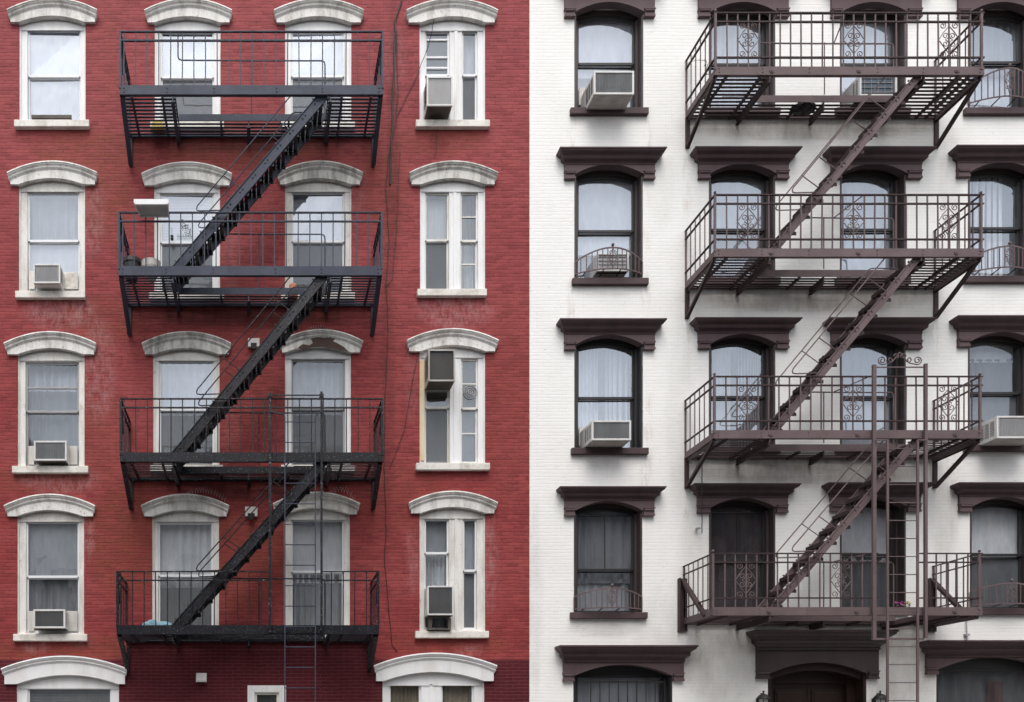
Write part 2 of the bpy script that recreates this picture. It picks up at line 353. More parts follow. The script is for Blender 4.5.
def red_window(x0, x1, ysp, yb, bays, ytop, ymeet, hood=None, mats=None, sash=None, fill=(), glass='glass', extra=None, sill=None, hoodmat='hood', screen=()):
    """opening x0..x1, springing ysp, sill top yb (photo rows on the wall plane)"""
    a, b = X(x0), X(x1); zs = Z(ysp, .06); zb = Z(yb, .07); rise = .11 if (x1-x0) < 80 else .16
    holes_red.append((a, b, zb - .02, zs + rise + .05))
    t = RED_T; T = t + .11
    cm = mats or 'casing'; sm = sash or 'vinyl'
    zt = Z(ytop, -t)
    xs = [a] + [X(p, -t) for bay in bays for p in bay] + [b]
    mb = MB()
    for i in range(0, len(xs), 2): mb.box(xs[i] - (.015 if i == 0 else 0), xs[i+1] + (.015 if i == len(xs)-2 else 0), t, T, zb-.01, zt)
    # outer bead round the opening
    mb.box(a-.004, a+.030, t-.022, t, zb, zs-.02).box(b-.030, b+.004, t-.022, t, zb, zs-.02)
    for i in range(2, len(xs)-2, 2):
        xc_ = (xs[i]+xs[i+1])/2; mb.box(xc_-.028, xc_+.028, t-.016, t, zb+.035, zt-.01); mb.box(xs[i]+.004, xs[i]+.022, t-.008, t, zb+.035, zt).box(xs[i+1]-.022, xs[i+1]-.004, t-.008, t, zb+.035, zt)
    hp = [(a-.015, zt), (b+.015, zt)] + [(p, q+.03) for p, q in arc(a-.015, b+.015, zs, rise)][::-1]
    mb.prism(hp, t, T)
    hp2 = [(a+.03, zs-.075), (b-.03, zs-.075)] + [(p, q-.035) for p, q in arc(a+.03, b-.03, zs, rise)][::-1]
    mb.prism(hp2, t-.016, t)
    mb.box(a, b, t-.01, T, zb-.01, zb+.035)
    org = ((a+b)/2, 0, zb)
    win = mb.build('window', M[cm], red, origin=org, bevel=.004)
    zm = ymeet if isinstance(ymeet, (list, tuple)) else [ymeet]*len(bays)
    sb = MB(); pb = MB(); gi = MB()
    fi = 0
    for bi, (p, q) in enumerate(bays):
        xa, xb = X(p, -t), X(q, -t); w = .032
        zmm = Z(zm[bi], -(t+.04)); zlo = zb + .035
        y1, y2 = t+.028, t+.062
        sb.box(xa, xa+w, y1, y1+.03, zmm, zt).box(xb-w, xb, y1, y1+.03, zmm, zt)
        sb.box(xa+w, xb-w, y1, y1+.03, zt-.035, zt).box(xa+w, xb-w, y1-.004, y1+.03, zmm-.02, zmm+.022)
        sb.box(xa, xa+w, y2, y2+.03, zlo, zmm-.004).box(xb-w, xb, y2, y2+.03, zlo, zmm-.004)
        sb.box(xa+w, xb-w, y2, y2+.03, zlo, zlo+.05).box(xa+w, xb-w, y2, y2+.03, zmm-.035, zmm-.022)
        pane_quad(pb, xa+w, xb-w, y1+.016, zmm+.022, zt-.035); pane_quad(pb, xa+w, xb-w, y2+.016, zlo+.05, zmm-.035)
        if bi in screen:
            sc_ = MB(); sc_.add([(xa+w,y2-.004,zlo+.02),(xb-w,y2-.004,zlo+.02),(xb-w,y2-.004,zmm-.022),(xa+w,y2-.004,zmm-.022)], [(0,1,2,3)]); sc_.build('insect_screen', M['screen'], win)
        if extra: extra(bi, sb, xa, xb, zlo, zmm, zt, y1, y2)
        fl = fill[bi] if bi < len(fill) else []
        for k, (kind, mat, f0, f1) in enumerate(fl):
            H = zt - zlo
            curtain(win, kind, M[mat], xa+.005, xb-.005, zlo + H*f0, zlo + H*f1, t + (.100 if kind != 'curtain' else .140) + .045*k)
    sb.build('sash', M[sm], win, bevel=.003)
    pb.build('pane', M[glass], win)
    # hood ---------------------------------------------------------------
    if hood:
        h0, h1 = hood; xa, xb = X(h0, .1), X(h1, .1); xc = (xa+xb)/2; hw = (xb-xa)/2
        big = (x1-x0) > 80
        hh = .375 if not big else .44
        Rr = .20 if not big else .22
        crown = zs + rise + hh - .11
        hb = MB()
        prof = [(0,-.0),(0,.115),(.022,.12),(.034,.106),(.044,.104),(.056,.085),(.075,.078),(.086,.086),(.098,.078),(.112,.064),(.125,.055),(.125,-.0)]
        N = 28; base = len(hb.v)
        for (o, p) in prof:
            for i in range(N+1):
                u = 2*i/N-1; hwp = hw - (.115-min(p,.115))*.45 if p > 0 else (hw if o == 0 else hw-.028)
                hb.v.append((xc + u*hwp, -p, crown - Rr*u*u - o))
        K = len(prof)
        for k in range(K-1):
            for i in range(N): c = k*(N+1)+i; hb.f.append((c,c+1,c+N+2,c+N+1)); hb.m.append(0)
        hb.f.append(tuple(k*(N+1) for k in range(K))); hb.m.append(0)
        hb.f.append(tuple(k*(N+1)+N for k in reversed(range(K)))); hb.m.append(0)
        hw2 = hw-.045
        top = [(xc + (2*i/N-1)*hw2, crown - Rr*((2*i/N-1)*hw2/hw)**2 - .12) for i in range(N+1)]
        low = [(xc-hw2, zs)] + arc(a+.012, b-.012, zs, rise, 20) + [(xc+hw2, zs)]
        hb.prism(low + top[::-1], -.055, t-.012)
        ho = hb.build('hood', M[hoodmat], win)
    if sill:
        s0, s1 = sill; st = zb
        MB().box(X(s0,.08), X(s1,.08), -.085, t+.01, st-.120, st).build('sill', M['hood_clean' if hoodmat == 'hood_clean' else 'sill_white'], win, bevel=.008)
    return win

R = {}
# col A
bayA = [(28, 79.5)]
R['A1'] = red_window(19, 85.5, 21.5, 120, [(27.5,80.5)], 28.5, 77, (7,97), fill=[[('shade','c_white',0,1)]], sill=(14,89))
R['A2'] = red_window(18.5, 85, 184, 291, [(27.5,79.5)], 191.5, 241.5, (7,97), mats='casing_old', fill=[[('shade','c_white',0,.52),('curtain','c_grey',.5,1)]], sill=(15,85), glass='glass')
R['A3'] = red_window(17.5, 84.5, 354, 466, [(25.5,79)], 362, 412, (4,96), mats='casing_old', sash='sash_grey', fill=[[('curtain','c_mid',0,.75),('curtain','c_pale',.7,1)]], sill=(12,88), glass='glass_dark',
   extra=lambda bi,sb,xa,xb,zlo,zm,zt,y1,y2: sb.box(xa+.03, xb-.03, y1, y1+.03, zm+(zt-zm)*.47, zm+(zt-zm)*.47+.03))
R['A4'] = red_window(17, 84, 516, 634, [(26,79)], 521, 577, (4,95), mats='casing_old', fill=[[('shade','c_grey',.5,1),('curtain','c_mid',0,.5)]], sill=(13,87), glass='glass_dark')
# col B
R['B1'] = red_window(154.5, 220.5, 22, 121, [(160.5,214)], 30, 78, (144.5,232), fill=[[('shade','c_mid',0,.5),('shade','c_white',.5,1)]], sill=(150,224), screen=(0,))
R['B2'] = red_window(154, 220, 185, 292, [(160,214)], 192.5, 243, (141.5,232), mats='casing', fill=[[('shade','c_mid',0,.52),('blind','b_white',.5,1)]], sill=(149,224), screen=(0,))
R['B3'] = red_window(153, 219.5, 354, 465, [(159,214)], 360, 410, (142,231), mats='casing_old', fill=[[('curtain','c_dark',0,.5),('curtain','c_white',.48,1)]], sill=(150,223), hoodmat='hood_dirty', screen=(0,))
R['B4'] = red_window(152, 219, 516, 634, [(158,213)], 522, 576, (141,229), mats='casing_old', fill=[[('curtain','c_mid',0,.42),('curtain','c_bright',.38,1)]], sill=(149,223), glass='glass_dark', screen=(0,))
# col C
R['C1'] = red_window(285, 351.5, 22, 121, [(291,344.5)], 31, 77, (274,364), fill=[[('shade','c_mid',0,.5),('shade','c_white',.5,1)]], sill=(281,355), screen=(0,))
R['C2'] = red_window(285, 351.5, 184, 292, [(291.5,344.5)], 191, 242, (277.5,363), mats='casing_old', sash='casing', fill=[[('shade','c_mid',0,.5),('shade','c_white',.5,1)]], sill=(281,355), hoodmat='hood_dirty', screen=(0,))
R['C3'] = red_window(285, 351, 352, 465, [(291.5,345)], 359, 409, (279.5,363), mats='casing', sash='sash_grey', fill=[[('curtain','c_dark',0,.5),('curtain','c_white',.48,1)]], sill=(281,355), glass='glass_dark', screen=(0,))
R['C4'] = red_window(284, 350, 514, 634, [(291,344)], 519, 572, (273,360), mats='casing_old', fill=[[('curtain','c_grey',0,.55),('shade','c_bright',.46,1)]], sill=(281,354), glass='glass_dark')
# col D: pairs of narrow sashes
def four_lite(side):
    def f(bi, sb, xa, xb, zlo, zm, zt, y1, y2):
        if bi == side:
            z = (zm+zt)/2+.0; sb.box(xa+.03, xb-.03, y1, y1+.03, z-.012, z+.012)
            z = zlo+(zm-zlo)*.56; sb.box(xa+.03, xb-.03, y2, y2+.03, z-.012, z+.012)
    return f
R['D1'] = red_window(419.5, 485.5, 22, 120, [(425,449.5),(462,477.5)], 30, [76,76], (406.5,498), fill=[[('blind','b_dark',.4,1)],[('shade','c_mid',0,.52),('shade','c_pale',.5,1)]], sill=(416,490), glass='glass_dark',
   extra=lambda bi,sb,xa,xb,zlo,zm,zt,y1,y2: [sb.box(xa+.03, xb-.03, y1-.006, y1+.024, Z(p,-.08)-.016, Z(p,-.08)+.016) for p in (40,57.5,68)] if bi == 0 else None, screen=(1,))
R['D2'] = red_window(420, 485.5, 184, 289, [(425,449),(460.5,478)], 192, [241,241.5], (409.5,498), mats='casing', sash='casing_old', fill=[[('shade','c_grey',0,.5),('shade','c_white',.5,1)],[('curtain','c_pale',0,.5),('curtain','c_grey',.5,1)]], sill=(417.5,487), glass='glass_dusty', extra=four_lite(1), hoodmat='hood_dirty', screen=(0,))
R['D3'] = red_window(419.5, 485.5, 351, 463, [(425,449.5),(461,478)], 358.5, [408,409], (407,498.5), mats='casing', sash='casing_old', fill=[[('shade','c_mid',0,.62)],[('shade','c_dark',0,1)]], sill=(416,490), glass='glass_dusty', extra=four_lite(1), screen=(0,))
R['D4'] = red_window(419.5, 485.5, 513, 631, [(424.5,449),(463,477)], 518.5, [553.5,571], (409,497.5), mats='casing_old', sash='vinyl', fill=[[('curtain','c_pale',0,.7),('shade','c_grey',.6,1)],[('shade','c_mid',0,.55),('shade','c_pale',.55,1)]], sill=(415.5,489), glass='glass_dark')
# street-level windows
R['A5'] = red_window(16.5, 119, 684, 790, [(27.5,111.5)], 687.5, 742, (1,127), hoodmat='hood_clean', fill=[[('blind','b_grey',0,1)]], sill=(10,124), glass='glass_dark')
R['D5'] = red_window(382.5, 484.5, 681, 788, [(389,421),(441,474)], 683.5, [738,738], (374,497), hoodmat='hood_clean', fill=[[('curtain','c_warm',0,1)],[('curtain','c_warm',0,1)]], sill=(376,492), glass='glass_dark')
# rust-stained left jamb on the third right-hand window: a thin stained strip of the casing
mb = MB(); mb.box(X(420.2), X(424.6), RED_T-.030, RED_T-.023, Z(460), Z(360)).build('stained_trim', M['rusty_casing'], R['D3'])
# exposed brownstone where the hood has spalled
c = R['C3']; zs = Z(352,.06)
mbp = MB(); pts = [(298,347.5),(303,344),(309,345.5),(313,343),(311,338.5),(317,337),(324,338),(331,336.8),(336,338),(333,341),(338,343.5),(344,347),(348,351.2),(341,350.4),(333,348.2),(322,346.6),(312,346.8),(303,349.5)]
mbp.prism([(X(p,.06), Z(q,.06)) for p, q in pts], -.062, -.052); mbp.build('spalled_patch', M['bare_stone'], c)
# pigeon spikes
def spikes(win, x0, x1, crown, n):
    mb = MB(); xc = (x0+x1)/2; hw = (x1-x0)/2
    for i in range(n):
        u = -1+2*(i+.5)/n; x = xc+u*hw; zb_ = Z(crown + 11*u*u, .07)
        for s_ in (-1, 1):
            mb.tube([(X(x,.07), -.07, zb_-.01), (X(x,.07)+s_*.018+random.uniform(-.01,.01), -.07-.03*s_, zb_+.085)], .0016, 4)
    mb.build('bird_spikes', M['galv'], win)
spikes(R['B4'], 178, 226, 492, 18); spikes(R['C3'], 297, 340, 330, 18); spikes(R['C4'], 325, 355, 491, 10)
# small window at street level
def small_window():
    a, b = X(247.5), X(286); zt = Z(685.5, .01); zb = Z(748)
    holes_red.append((a+.03, b-.03, zb, zt-.03))
    mb = MB(); t = .03
    mb.box(a, a+.125, -.02, .10, zb, zt).box(b-.125, b, -.02, .10, zb, zt).box(a+.125, b-.125, -.02, .10, zt-.12, zt)
    mb.box(a+.125, b-.125, -.02, .10, zb, zb+.08)
    w = mb.build('window', M['casing'], red, origin=((a+b)/2, 0, zb), bevel=.006)
    sb = MB(); sb.box(a+.125, a+.165, .02, .06, zb+.08, zt-.12).box(b-.165, b-.125, .02, .06, zb+.08, zt-.12).box(a+.165, b-.165, .02, .06, zt-.16, zt-.12)
    sb.build('sash', M['casing_old'], w)
    pb = MB(); pane_quad(pb, a+.165, b-.165, .045, zb+.08, zt-.16); pb.build('pane', M['glass_dark'], w)
    curtain(w, 'shade', M['c_dark'], a+.13, b-.13, zb+.05, zt-.12, .14)
small_window()

# ---------------- white building
def cornice(mb, xa, xb, fz0, top, zs, rise, a, b, p=.21, hc=.21, fproj=.05, lat=.14):
    """frieze with an arched underside between two small corbels, and a moulded cornice above"""
    prof = [(0,0),(0,1.0),(.10,1.0),(.14,.93),(.22,.90),(.32,.74),(.38,.62),(.50,.56),(.56,.60),(.66,.54),(.76,.34),(.86,.26),(.92,.30),(1.0,.27),(1.0,0)]
    base = len(mb.v)
    for k, (o, q) in enumerate(prof):
        pr = p*q if q else 0; lt = lat*max(q - .27, 0)/.73 if q else (lat if k == 0 else 0)
        for (sx, yy) in ((-1,0),(-1,1),(1,1),(1,0)):
            xx = (xa - lt) if sx < 0 else (xb + lt)
            mb.v.append((xx, -pr*yy, top - o*hc))
    K = len(prof)
    for k in range(K-1):
        for i in range(3): c = base+k*4+i; mb.f.append((c,c+1,c+5,c+4)); mb.m.append(0)
    mb.f.append(tuple(base+i for i in range(4))); mb.m.append(0)
    mb.f.append(tuple(base+(K-1)*4+i for i in reversed(range(4)))); mb.m.append(0)
    # frieze
    poly = [(xa, zs+.045)] + [(a-.003, zs+.045)] + arc(a, b, zs, rise, 20)[0:] + [(b+.003, zs+.045), (xb, zs+.045), (xb, top-hc+.003), (xa, top-hc+.003)]
    mb.prism(poly, -fproj, .10, mi=1)
    # corbels
    for (u, v) in ((xa, a-.006), (b+.006, xb)):
        mb.box(u-.008, v+.008, -fproj-.022, 0, zs+.035, zs+.055, mi=1)
        mb.box(u+.004, v-.004, -fproj-.008, 0, zs-.055, zs+.035, mi=1)
        mb.tube([(u+.01,-fproj-.012,zs+.010),(v-.01,-fproj-.012,zs+.010)], .018, 8, mi=1)
        mb.box(u-.004, v+.004, -fproj-.016, 0, zs-.088, zs-.055, mi=1)

def white_window(x0, x1, ysp, yb, corn, ytop_c, bracket_y, ymeet, fill=(), glass='glass', sill=None, p=.21, hc=.21, sashc='charcoal', lining='brown_dark', rise=.17, bay=None, arch_glass=.07, name='window', screen=None, storm=False):
    a, b = X(x0), X(x1); zs = Z(ysp, .03); zb = Z(yb, .07); t = WHT_T
    holes_white.append((a, b, zb-.02, zs+rise+.04))
    org = ((a+b)/2, 0, zb)
    mb = MB(); L = .028
    mb.box(a-.003, a+L, -.006, t+.1, zb-.01, zs+.10).box(b-L, b+.003, -.006, t+.1, zb-.01, zs+.10)
    JL, J = .078, .045
    mb.box(a+L, a+L+JL, t-.03, t+.10, zb-.01, zs).box(b-L-J, b-L, t-.03, t+.10, zb-.01, zs)
    # arched head, lower edge arched as well
    zh = zs + .045
    A0, B0 = a+L, b-L
    lowc = arc(A0, B0, zh, arch_glass, 20); upc = arc(a-.003, b+.003, zs+.01, rise, 20)
    mb.prism(lowc + [(B0, zs+rise+.03), (A0, zs+rise+.03)], t, t+.1)
    win = mb.build(name, M[lining], white, origin=org, bevel=.003)
    xa, xb = a+L+JL, b-L-J
    zlo = zb; zt = zh + arch_glass + .02; zm = Z(ymeet, -t); w = .034
    sb = MB(); pb = MB(); y1, y2 = t+.02, t+.055
    sb.box(xa-.002, xa+w, y1, y1+.03, zm, zt).box(xb-w, xb+.002, y1, y1+.03, zm, zt).box(xa+w, xb-w, y1-.005, y1+.03, zm-.02, zm+.028)
    arcs = arc(xa+w, xb-w, zh-.055, arch_glass-.006, 16)
    sb.prism(arcs + [(xb-w, zt), (xa+w, zt)], y1, y1+.03)
    sb.box(xa-.002, xa+w, y2, y2+.03, zlo, zm-.004).box(xb-w, xb+.002, y2, y2+.03, zlo, zm-.004).box(xa+w, xb-w, y2, y2+.03, zlo, zlo+.07).box(xa+w, xb-w, y2, y2+.03, zm-.04, zm-.022)
    if storm:
        sb.box(xa+w, xb-w, y1-.002, y1+.028, zt-.17, zt-.145); sb.box((xa+xb)/2-.007, (xa+xb)/2+.007, y1+.002, y1+.026, zm+.028, zt-.17)
    pane_quad(pb, xa+w, xb-w, y1+.016, zm+.028, zt-.01); pane_quad(pb, xa+w, xb-w, y2+.016, zlo+.07, zm-.04)
    sb.build('sash', M[sashc], win, bevel=.003); pb.build('pane', M[glass], win)
    for k, (kind, mat, f0, f1, *uu) in enumerate(fill):
        u0, u1 = uu[0] if uu else (0, 1)
        H = zt - zlo; curtain(win, kind, M[mat], xa+.005+(xb-xa-.01)*u0, xa+.005+(xb-xa-.01)*u1, zlo+H*f0, zlo+H*f1, t + (.095 if kind != 'curtain' else .135) + .045*k)
    cb = MB(); c0, c1 = corn                      # frieze ends
    fa, fb = X(c0, .05), X(c1, .05); top = Z(ytop_c, p)
    cornice(cb, fa, fb, 0, top, zs, rise, a, b, p=p, hc=hc)
    cb.build('cornice', [M['brown'], M['brown_light']], win, bevel=.003)
    if sill:
        MB().box(X(sill[0]+1,.07), X(sill[1],.07), -.07, t+.02, zb-.11, zb).build('sill', M['brown'], win, bevel=.006)
    return win
W = {}
rows = [(12.5,107,-24.5,-1,64),(174.5,277.5,146.5,0,229.5),(345,447.5,318,0,397.5),(511,612,486,0,574)]
def ww(key, x0, x1, r, corn, ymeet, fill, **k):
    ysp, yb, yt, _, _ = rows[r]
    k.setdefault('dy', 0); dy = k.pop('dy')
    W[key] = white_window(x0, x1, ysp+dy, yb+dy, corn, yt+dy, 0, ymeet, fill, **k)
ww('E1', 574.5,643,0,(565,655),63.5,[('shade','c_white',.42,1),('curtain','c_pale',0,.5)], sill=(570,649))
ww('E2', 574.5,642.5,1,(565,655),231,[('shade','c_white',.3,1),('shade','c_mid',0,.4)], sill=(572,649))
ww('E3', 574.5,642.5,2,(565,655),398,[('curtain','c_white',0,1,(0,.42)),('curtain','c_white',0,1,(.55,1)),('shade','c_mid',0,1)], sill=(571,649), lining='charcoal')
ww('E4', 574,642,3,(565,654.5),570,[('curtain','c_mid',.3,1),('curtain','c_grey',0,.4)], sill=(570,648), glass='glass_dark', storm=True)
for k_, (x0, x1, c0, c1) in {'F':(709,775,699,789), 'G':(840,905.5,832,922)}.items():
    s_ = (x0-4, x1+6)
    ww(k_+'1', x0, x1, 0, (c0,c1), 64, [('shade','c_white',0,1)] if k_=='G' else [('curtain','c_white',0,1,(0,.7)),('shade','c_pale',0,1)], sill=s_)
    ww(k_+'2', x0, x1, 1, (c0,c1), 229.5, [('shade','c_pale',.5,1),('curtain','c_grey',0,.6)] if k_=='F' else [('curtain','c_white',0,1)], sill=s_, dy=-.5)
    ww(k_+'3', x0, x1, 2, (c0,c1), 397, [('curtain','c_pale',0,1,(0,.45)),('curtain','c_pale',0,1,(.6,1)),('shade','c_dark',0,1)] if k_=='F' else [('shade','c_pale',0,.5),('curtain','c_pale',.5,1)], sill=s_, dy=-1)
ww('F4', 709,775,3,(698,788),561,[('curtain','c_mauve',.0,1)], sill=(705,780), glass='glass_dark', dy=-3, storm=True)
ww('G4', 840,905.5,3,(831,921),555,[('curtain','c_dark',0,.5),('shade','c_bright',.48,1)], sill=(836,911), glass='glass_dark', dy=-4)
ww('H1', 968,1034,0,(959,1050),62,[('curtain','c_grey',.45,1),('curtain','c_white',0,.5)], sill=(965,1040), dy=0)
ww('H2', 968,1034,1,(958,1049),228,[('curtain','c_bright',0,1,(0,.8)),('shade','c_mid',0,1)], sill=(965,1040), dy=-2)
ww('H3', 968,1034,2,(959,1050),393,[('shade','c_dark',0,.5),('curtain','c_mid',.5,.86),('shade','c_bright',.84,1)], sill=(965,1040), dy=-3, glass='glass_dark')
ww('H4', 970,1036,3,(960,1051),555,[('shade','c_dark',0,.5),('shade','c_bright',.5,1)], sill=(966,1041), dy=-4, glass='glass_dark')
# street level
W['E5'] = white_window(573.5,672,676,800,(563.5,684),645,0,745,[('curtain','c_grey',0,1)], p=.28, hc=.27, lining='charcoal', rise=.20, glass='glass_dark', sill=(568,680), arch_glass=0.0)
W['H5'] = white_window(936.5,1050,669.5,795,(927,1062),640,0,740,[('curtain','c_dark',0,1)], p=.28, hc=.27, lining='charcoal', rise=.22, glass='glass_dark', sill=(930,1056), arch_glass=0.0)
curtain(W['H5'], 'curtain', M['c_mauve_pink'], X(988,-.24), X(1004,-.24), Z(790), Z(681,-.2), .255)
# iron bars over the street-level window beside the party line
gb = MB()
for i in range(9):
    x = X(591+i*9.2, -.02); gb.tube([(x, .03, Z(800)), (x, .03, Z(680.5,-.03))], .009, 6)
gb.bar((X(584),.03,Z(682,-.03)), (X(664),.03,Z(682,-.03)), .012, .03); gb.bar((X(584),.03,Z(760)), (X(664),.03,Z(760)), .012, .03)
gb.build('security_grille', M['rubber'], W['E5'])

# street door
def door():
    x0, x1 = 768, 866; a, b = X(x0), X(x1); zs = Z(674, .03); zb = .15; rise = .2; t = .26
    holes_white.append((a, b, zb, zs+rise+.04))
    cb = MB(); top = Z(629.5, .30)
    cornice(cb, X(757,.05), X(879,.05), 0, top, zs, rise, a, b, p=.30, hc=.32, lat=.17)
    mb = MB()
    mb.box(a-.003, a+.05, -.006, t+.1, zb, zs+.05).box(b-.05, b+.003, -.006, t+.1, zb, zs+.05)
    mb.prism([(p, q) for p, q in arc(a+.05, b-.05, zs-.09, rise-.04, 20)] + [(b-.05, zs+rise+.03), (a+.05, zs+rise+.03)], .03, .16)
    mb.box(a+.05, a+.20, t-.06, t+.1, zb, zs).box(b-.20, b-.05, t-.06, t+.1, zb, zs)
    mb.box(a+.05, b-.05, t-.02, t+.1, zs-.14, zs+rise)
    d = mb.build('door', M['wood'], white, origin=((a+b)/2, 0, zb), bevel=.004)
    lb = MB(); xa, xb = a+.20, b-.20; xm = (xa+xb)/2
    for (u, v) in ((xa, xm-.004), (xm+.004, xb)):
        lb.box(u, v, t+.02, t+.06, zb, zs-.14)
        lb.box(u+.07, v-.07, t-.0, t+.02, zb+.25, zb+.9); lb.box(u+.07, v-.07, t-.0, t+.02, zb+1.05, zs-.25)
        lb.box(u+.11, v-.11, t-.012, t, zb+1.10, zs-.30)
    lb.build('door_leaf', M['wood'], d, bevel=.006)
    cb.build('cornice', [M['brown_dark'], M['brown_dark']], d, bevel=.003)
    MB().tube([(xm-.05, t-.01, zb+1.0), (xm-.05, t-.05, zb+1.0), (xm-.05, t-.05, zb+1.12), (xm-.05, t-.01, zb+1.12)], .01, 8).build('handle', M['galv'], d)
door()

# ---------------- walls with real openings and weathering attributes
def wall(name, parent, mat, xl, xr, z0, z1, holes, fields):
    step = .07
    xs = sorted(set([round(xl+(xr-xl)*i/int((xr-xl)/step), 4) for i in range(int((xr-xl)/step)+1)] + [h for q in holes for h in q[:2]]))
    zs_ = sorted(set([round(z0+(z1-z0)*i/int((z1-z0)/step), 4) for i in range(int((z1-z0)/step)+1)] + [h for q in holes for h in q[2:]]))
    mb = MB(); nx, nz = len(xs), len(zs_)
    vs = [(x, 0, z) for z in zs_ for x in xs]; fs = []
    for j in range(nz-1):
        zc = (zs_[j]+zs_[j+1])/2
        for i in range(nx-1):
            xc = (xs[i]+xs[i+1])/2
            if any(h[0] < xc < h[1] and h[2] < zc < h[3] for h in holes): continue
            c = j*nx+i; fs.append((c, c+1, c+nx+1, c+nx))
    mb.add(vs, fs)
    for (a, b, c, d) in holes:                       # reveals
        mb.add([(a,0,c),(a,.3,c),(a,.3,d),(a,0,d)], [(0,1,2,3)]); mb.add([(b,0,c),(b,0,d),(b,.3,d),(b,.3,c)], [(0,1,2,3)])
        mb.add([(a,0,d),(b,0,d),(b,.3,d),(a,.3,d)], [(0,1,2,3)]); mb.add([(a,0,c),(b,0,c),(b,.3,c),(a,.3,c)], [(0,1,2,3)])
    for (x) in (xl, xr): mb.add([(x,0,z0),(x,9,z0),(x,9,z1),(x,0,z1)], [(0,1,2,3)])
    mb.add([(xl,0,z1),(xr,0,z1),(xr,9,z1),(xl,9,z1)], [(0,1,2,3)])
    mb.add([(xl,9,z0),(xr,9,z0),(xr,9,z1),(xl,9,z1)], [(0,1,2,3)])
    me = bpy.data.meshes.new(name); me.from_pydata(mb.v, [], mb.f); me.update(); me.materials.append(mat)
    for fname, fn in fields.items():
        at = me.attributes.new(fname, 'FLOAT', 'POINT'); at.data.foreach_set('value', [float(fn(v[0], v[2])) if v[1] < .31 else 0.0 for v in mb.v])
    o = bpy.data.objects.new(name, me); COL.objects.link(o); o.parent = parent; o.location = -Vector(parent.location)
    return o
def blobs(lst, wx=1.0):
    cv = [(X(px), Z(py), rx/PPM, rz/PPM, amt) for px, py, rx, rz, amt in lst]
    def f(x, z):
        v = 0
        for cx, cz, rx, rz, am in cv:
            d = ((x-cx)/rx)**2 + ((z-cz)/rz)**2
            if d < 1: v = max(v, am*min(1, (1-d)*1.8))
        return v
    return f
red_wear = blobs([(90,150,70,26,.8),(245,145,100,28,.9),(440,140,50,18,.7),(105,200,34,50,.8),(100,320,50,30,.7),(250,310,100,26,.6),(105,440,30,60,.5),(130,540,50,70,.9),
                  (240,560,60,60,.8),(400,500,60,40,.5),(60,650,90,20,.8),(450,640,70,20,.6),(385,180,30,70,.5),(505,400,26,120,.3),(250,400,40,40,.5),(110,60,14,60,.3),(40,480,70,18,.6)])
red_bloom = blobs([(60,310,40,22,.9),(455,310,44,22,.8),(98,370,20,60,.7),(93,215,14,50,.6),(60,480,46,16,.7),(88,535,8,30,.7),(80,640,14,10,.6),(412,380,8,50,.4),(490,560,8,60,.7),(412,560,7,40,.6),
                   (355,190,14,30,.4),(470,650,16,8,.6),(35,645,16,10,.7),(180,30,3,40,.3),(232,250,10,60,.3),(230,445,10,60,.3),(395,60,12,40,.4),(30,365,10,30,.3)])
red_dirt0 = blobs([(250,142,120,12,.9),(250,315,120,14,1.),(250,488,124,14,1.),(250,650,130,26,.9),(393,140,7,170,.5),(388,380,8,170,.4),(255,700,120,30,.5)])
def red_dirt(x, z): return min(1, red_dirt0(x, z))
def maroon(x, z):
    lim = Z(642.5) if X(131) < x < X(376) else Z(659.5)  # maroon paint; the step under the lowest balcony paints in its shade
    return max(0.0, min(1.0, .5 + (lim - z)/.10))
XL, XM, XR = X(-120), X(529.3), X(1140)
ZT = Z(-110)
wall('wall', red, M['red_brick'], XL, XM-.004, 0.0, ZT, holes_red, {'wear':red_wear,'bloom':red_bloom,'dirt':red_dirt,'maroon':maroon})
white_dirt = blobs([(810,128,135,14,.9),(810,297,135,18,1.),(810,468,135,20,1.),(820,640,130,24,.9),(700,560,24,80,.35),(607,120,40,8,.4),(607,290,40,8,.4),(607,461,40,8,.45),(607,628,44,10,.5),
                    (535,600,8,120,.3),(680,420,16,110,.2),(655,640,26,60,.25),(720,670,50,40,.5),(900,680,40,40,.6),(950,180,14,60,.3),(660,180,20,60,.2),(945,520,16,50,.4)])
white_wear = blobs([(893,470,8,30,.5),(952,470,6,40,.6),(645,270,8,50,.4),(572,300,5,30,.5),(645,470,5,30,.6),(573,130,4,25,.5),(648,130,4,28,.5),(688,330,5,40,.6),(687,500,4,30,.6),(700,640,10,30,.5),(935,330,5,40,.6),(648,440,6,50,.5),(687,180,3,60,.5)])
wall('wall', white, M['white_brick'], XM+.004, XR, 0.0, ZT+.35, holes_white, {'wear':white_wear,'bloom':lambda x,z:0,'dirt':white_dirt})
for par, u, v in ((red, XL, XM-.01), (white, XM+.01, XR)):
    ib = MB()
    ib.add([(u+.02,2.2,0),(v-.02,2.2,0),(v-.02,2.2,ZT-.1),(u+.02,2.2,ZT-.1)], [(0,1,2,3)])
    for py in (-60, 140, 310, 480, 650): ib.add([(u+.02,.31,Z(py)),(v-.02,.31,Z(py)),(v-.02,2.2,Z(py)),(u+.02,2.2,Z(py))], [(0,1,2,3)])
    ib.build('interior', M['interior'], par)
# roof copings, above the photograph
MB().box(XL, XM-.01, -.35, .2, ZT, ZT+.45).build('roof_cornice', M['hood_clean'], red, bevel=.02)
MB().box(XM+.01, XR, -.4, .2, ZT+.36, ZT+.8).build('roof_cornice', M['brown'], white, bevel=.02)

